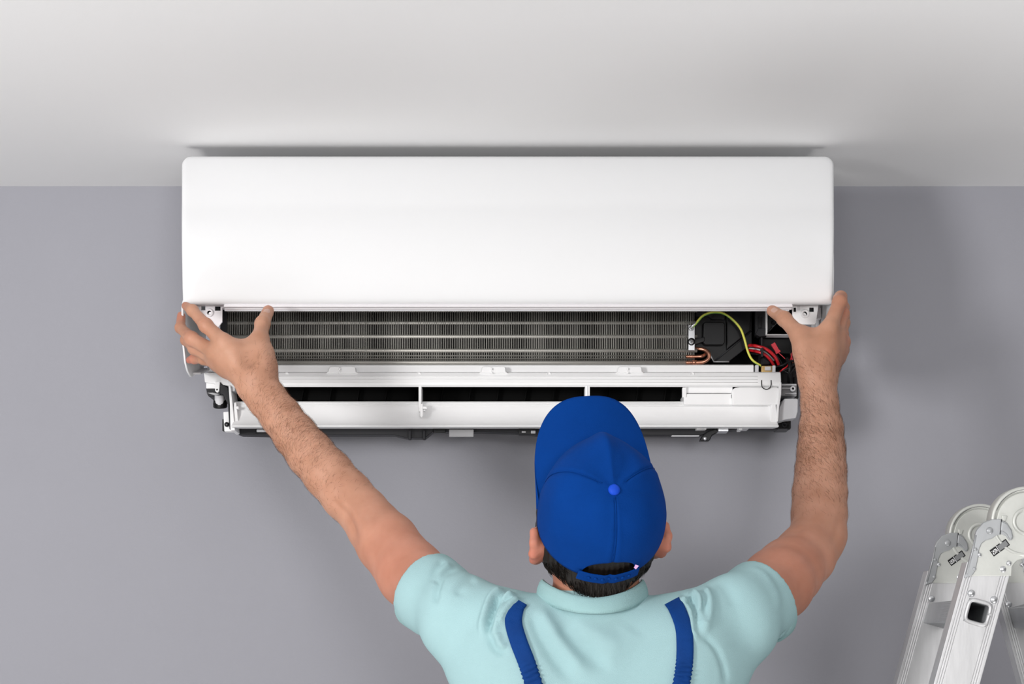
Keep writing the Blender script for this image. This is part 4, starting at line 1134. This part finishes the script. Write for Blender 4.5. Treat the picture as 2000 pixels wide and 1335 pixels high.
def rim_al(phi):
    d = abs((math.degrees(phi)-270+180) % 360-180)          # arch of the rear opening
    w_ = 25.0
    if d < w_: return .02+.36*math.sqrt(max(0, 1-(d/w_)**2))**.75
    return .02
NP, NA = 240, 44
V, Fc = [], []
for lay in (0, 1):
    for i in range(NP):
        phi = 2*math.pi*i/NP; a0 = rim_al(phi)
        for j in range(NA):
            al = a0+(math.pi/2-.02-a0)*(j/(NA-1))
            V.append(crown_point(phi, al, -.0018*lay))
N_ = NP*NA
for i in range(NP):
    i2 = (i+1) % NP
    for j in range(NA-1):
        q = [i*NA+j, i2*NA+j, i2*NA+j+1, i*NA+j+1]
        Fc.append(q); Fc.append([N_+k for k in q[::-1]])
    Fc.append([i*NA, N_+i*NA, N_+i2*NA, i2*NA])
Fc.append([i*NA+NA-1 for i in range(NP)])
CAP = obj('cap', V, Fc, 'cap', PERSON, smooth=True, label='royal blue baseball cap worn facing forward')
# brim
V, Fc = [], []; nu, nv = 44, 20
for lay in (0, 1):
    for i in range(nu+1):
        t = math.pi*i/nu; phi = math.radians(2)+math.radians(176)*i/nu
        x0, y0 = rim_xy(phi)
        c, s_ = math.cos(t), math.sin(t)
        ox = .0778*math.copysign(abs(c)**.66, c); oy = .028+.148*abs(s_)**.60
        if i in (0, nu): oy = y0
        for j in range(nv+1):
            v = j/nv
            x_, y_ = x0*.985+(ox-x0*.985)*v, y0*.97+(oy-y0*.97)*v
            u_ = .004-.030*(abs(x_)/.078)**2.2*(.35+.65*min(1, y_/.09))+.006*v-(.0022 if lay else 0)
            V.append(Hd(x_+.004*v, y_, u_))
N_ = (nu+1)*(nv+1)
for i in range(nu):
    for j in range(nv):
        q = [i*(nv+1)+j, i*(nv+1)+j+1, (i+1)*(nv+1)+j+1, (i+1)*(nv+1)+j]
        Fc.append(q); Fc.append([N_+k for k in q[::-1]])
    a, b = i*(nv+1)+nv, (i+1)*(nv+1)+nv; Fc.append([a, N_+a, N_+b, b])
for i in (0, nu):
    for j in range(nv):
        a, b = i*(nv+1)+j, i*(nv+1)+j+1; Fc.append([a, b, N_+b, N_+a])
obj('brim', V, Fc, 'cap', CAP, smooth=True)
bc = crown_point(math.pi/2, math.pi/2-.03)
lathe('cap_button', Hd(0, 0, .0985), hu, [(.0070, 0), (.0074, .002), (.0066, .0042), (.0042, .0058), (.0012, .0064)], 'button', CAP, 24)
# seams
def seam(phideg, a0, a1, r, off):
    tube('seam', [crown_point(math.radians(phideg), a0+(a1-a0)*i/24, off) for i in range(25)], r, 'cap', CAP, 6)
seam(270, .40, 1.49, .0008, .0006); seam(269, .40, 1.47, .0005, .0006)
seam(30, .05, 1.47, .0005, .001); seam(150, .05, 1.47, .0005, .001)
# rear strap with snaps
V, Fc = [], []; n = 30
for i in range(n+1):
    phi = math.radians(270-27+54*i/n); p0 = crown_point(phi, .012, .0050); p1 = crown_point(phi, .135, .0040); out = (p0-HCN).normalized()
    for q in (p0-hu*.004, p1, p1-out*.002, p0-hu*.004-out*.002): V.append(q)
for i in range(n):
    for j in range(4): Fc.append([i*4+j, i*4+(j+1) % 4, i*4+4+(j+1) % 4, i*4+4+j])
Fc.append([0, 1, 2, 3]); Fc.append([n*4+k for k in range(4)])
ST = obj('rear_strap', V, Fc, 'cap', CAP, bevel=.0006)
for i in range(7):
    phi = math.radians(270-17+34*i/6); c = crown_point(phi, .07, .0046)
    dome('snap', c, .0024, .0016, ST, 'cap', axis=(c-HCN))
tg = crown_point(math.radians(270+22.5), .15, .0022); tdir = crown_point(math.radians(270+25.5), .23, .0022)-tg
s1 = tdir.cross(Vector((0, -1, 0))).normalized()*.0022
V, Fc = extrude([tg-s1*.6, tg+tdir*.6-s1, tg+tdir*.75+s1, tg+s1*.9], (0, -.001, 0))
obj('cap_tag', V, Fc, 'pink', CAP)
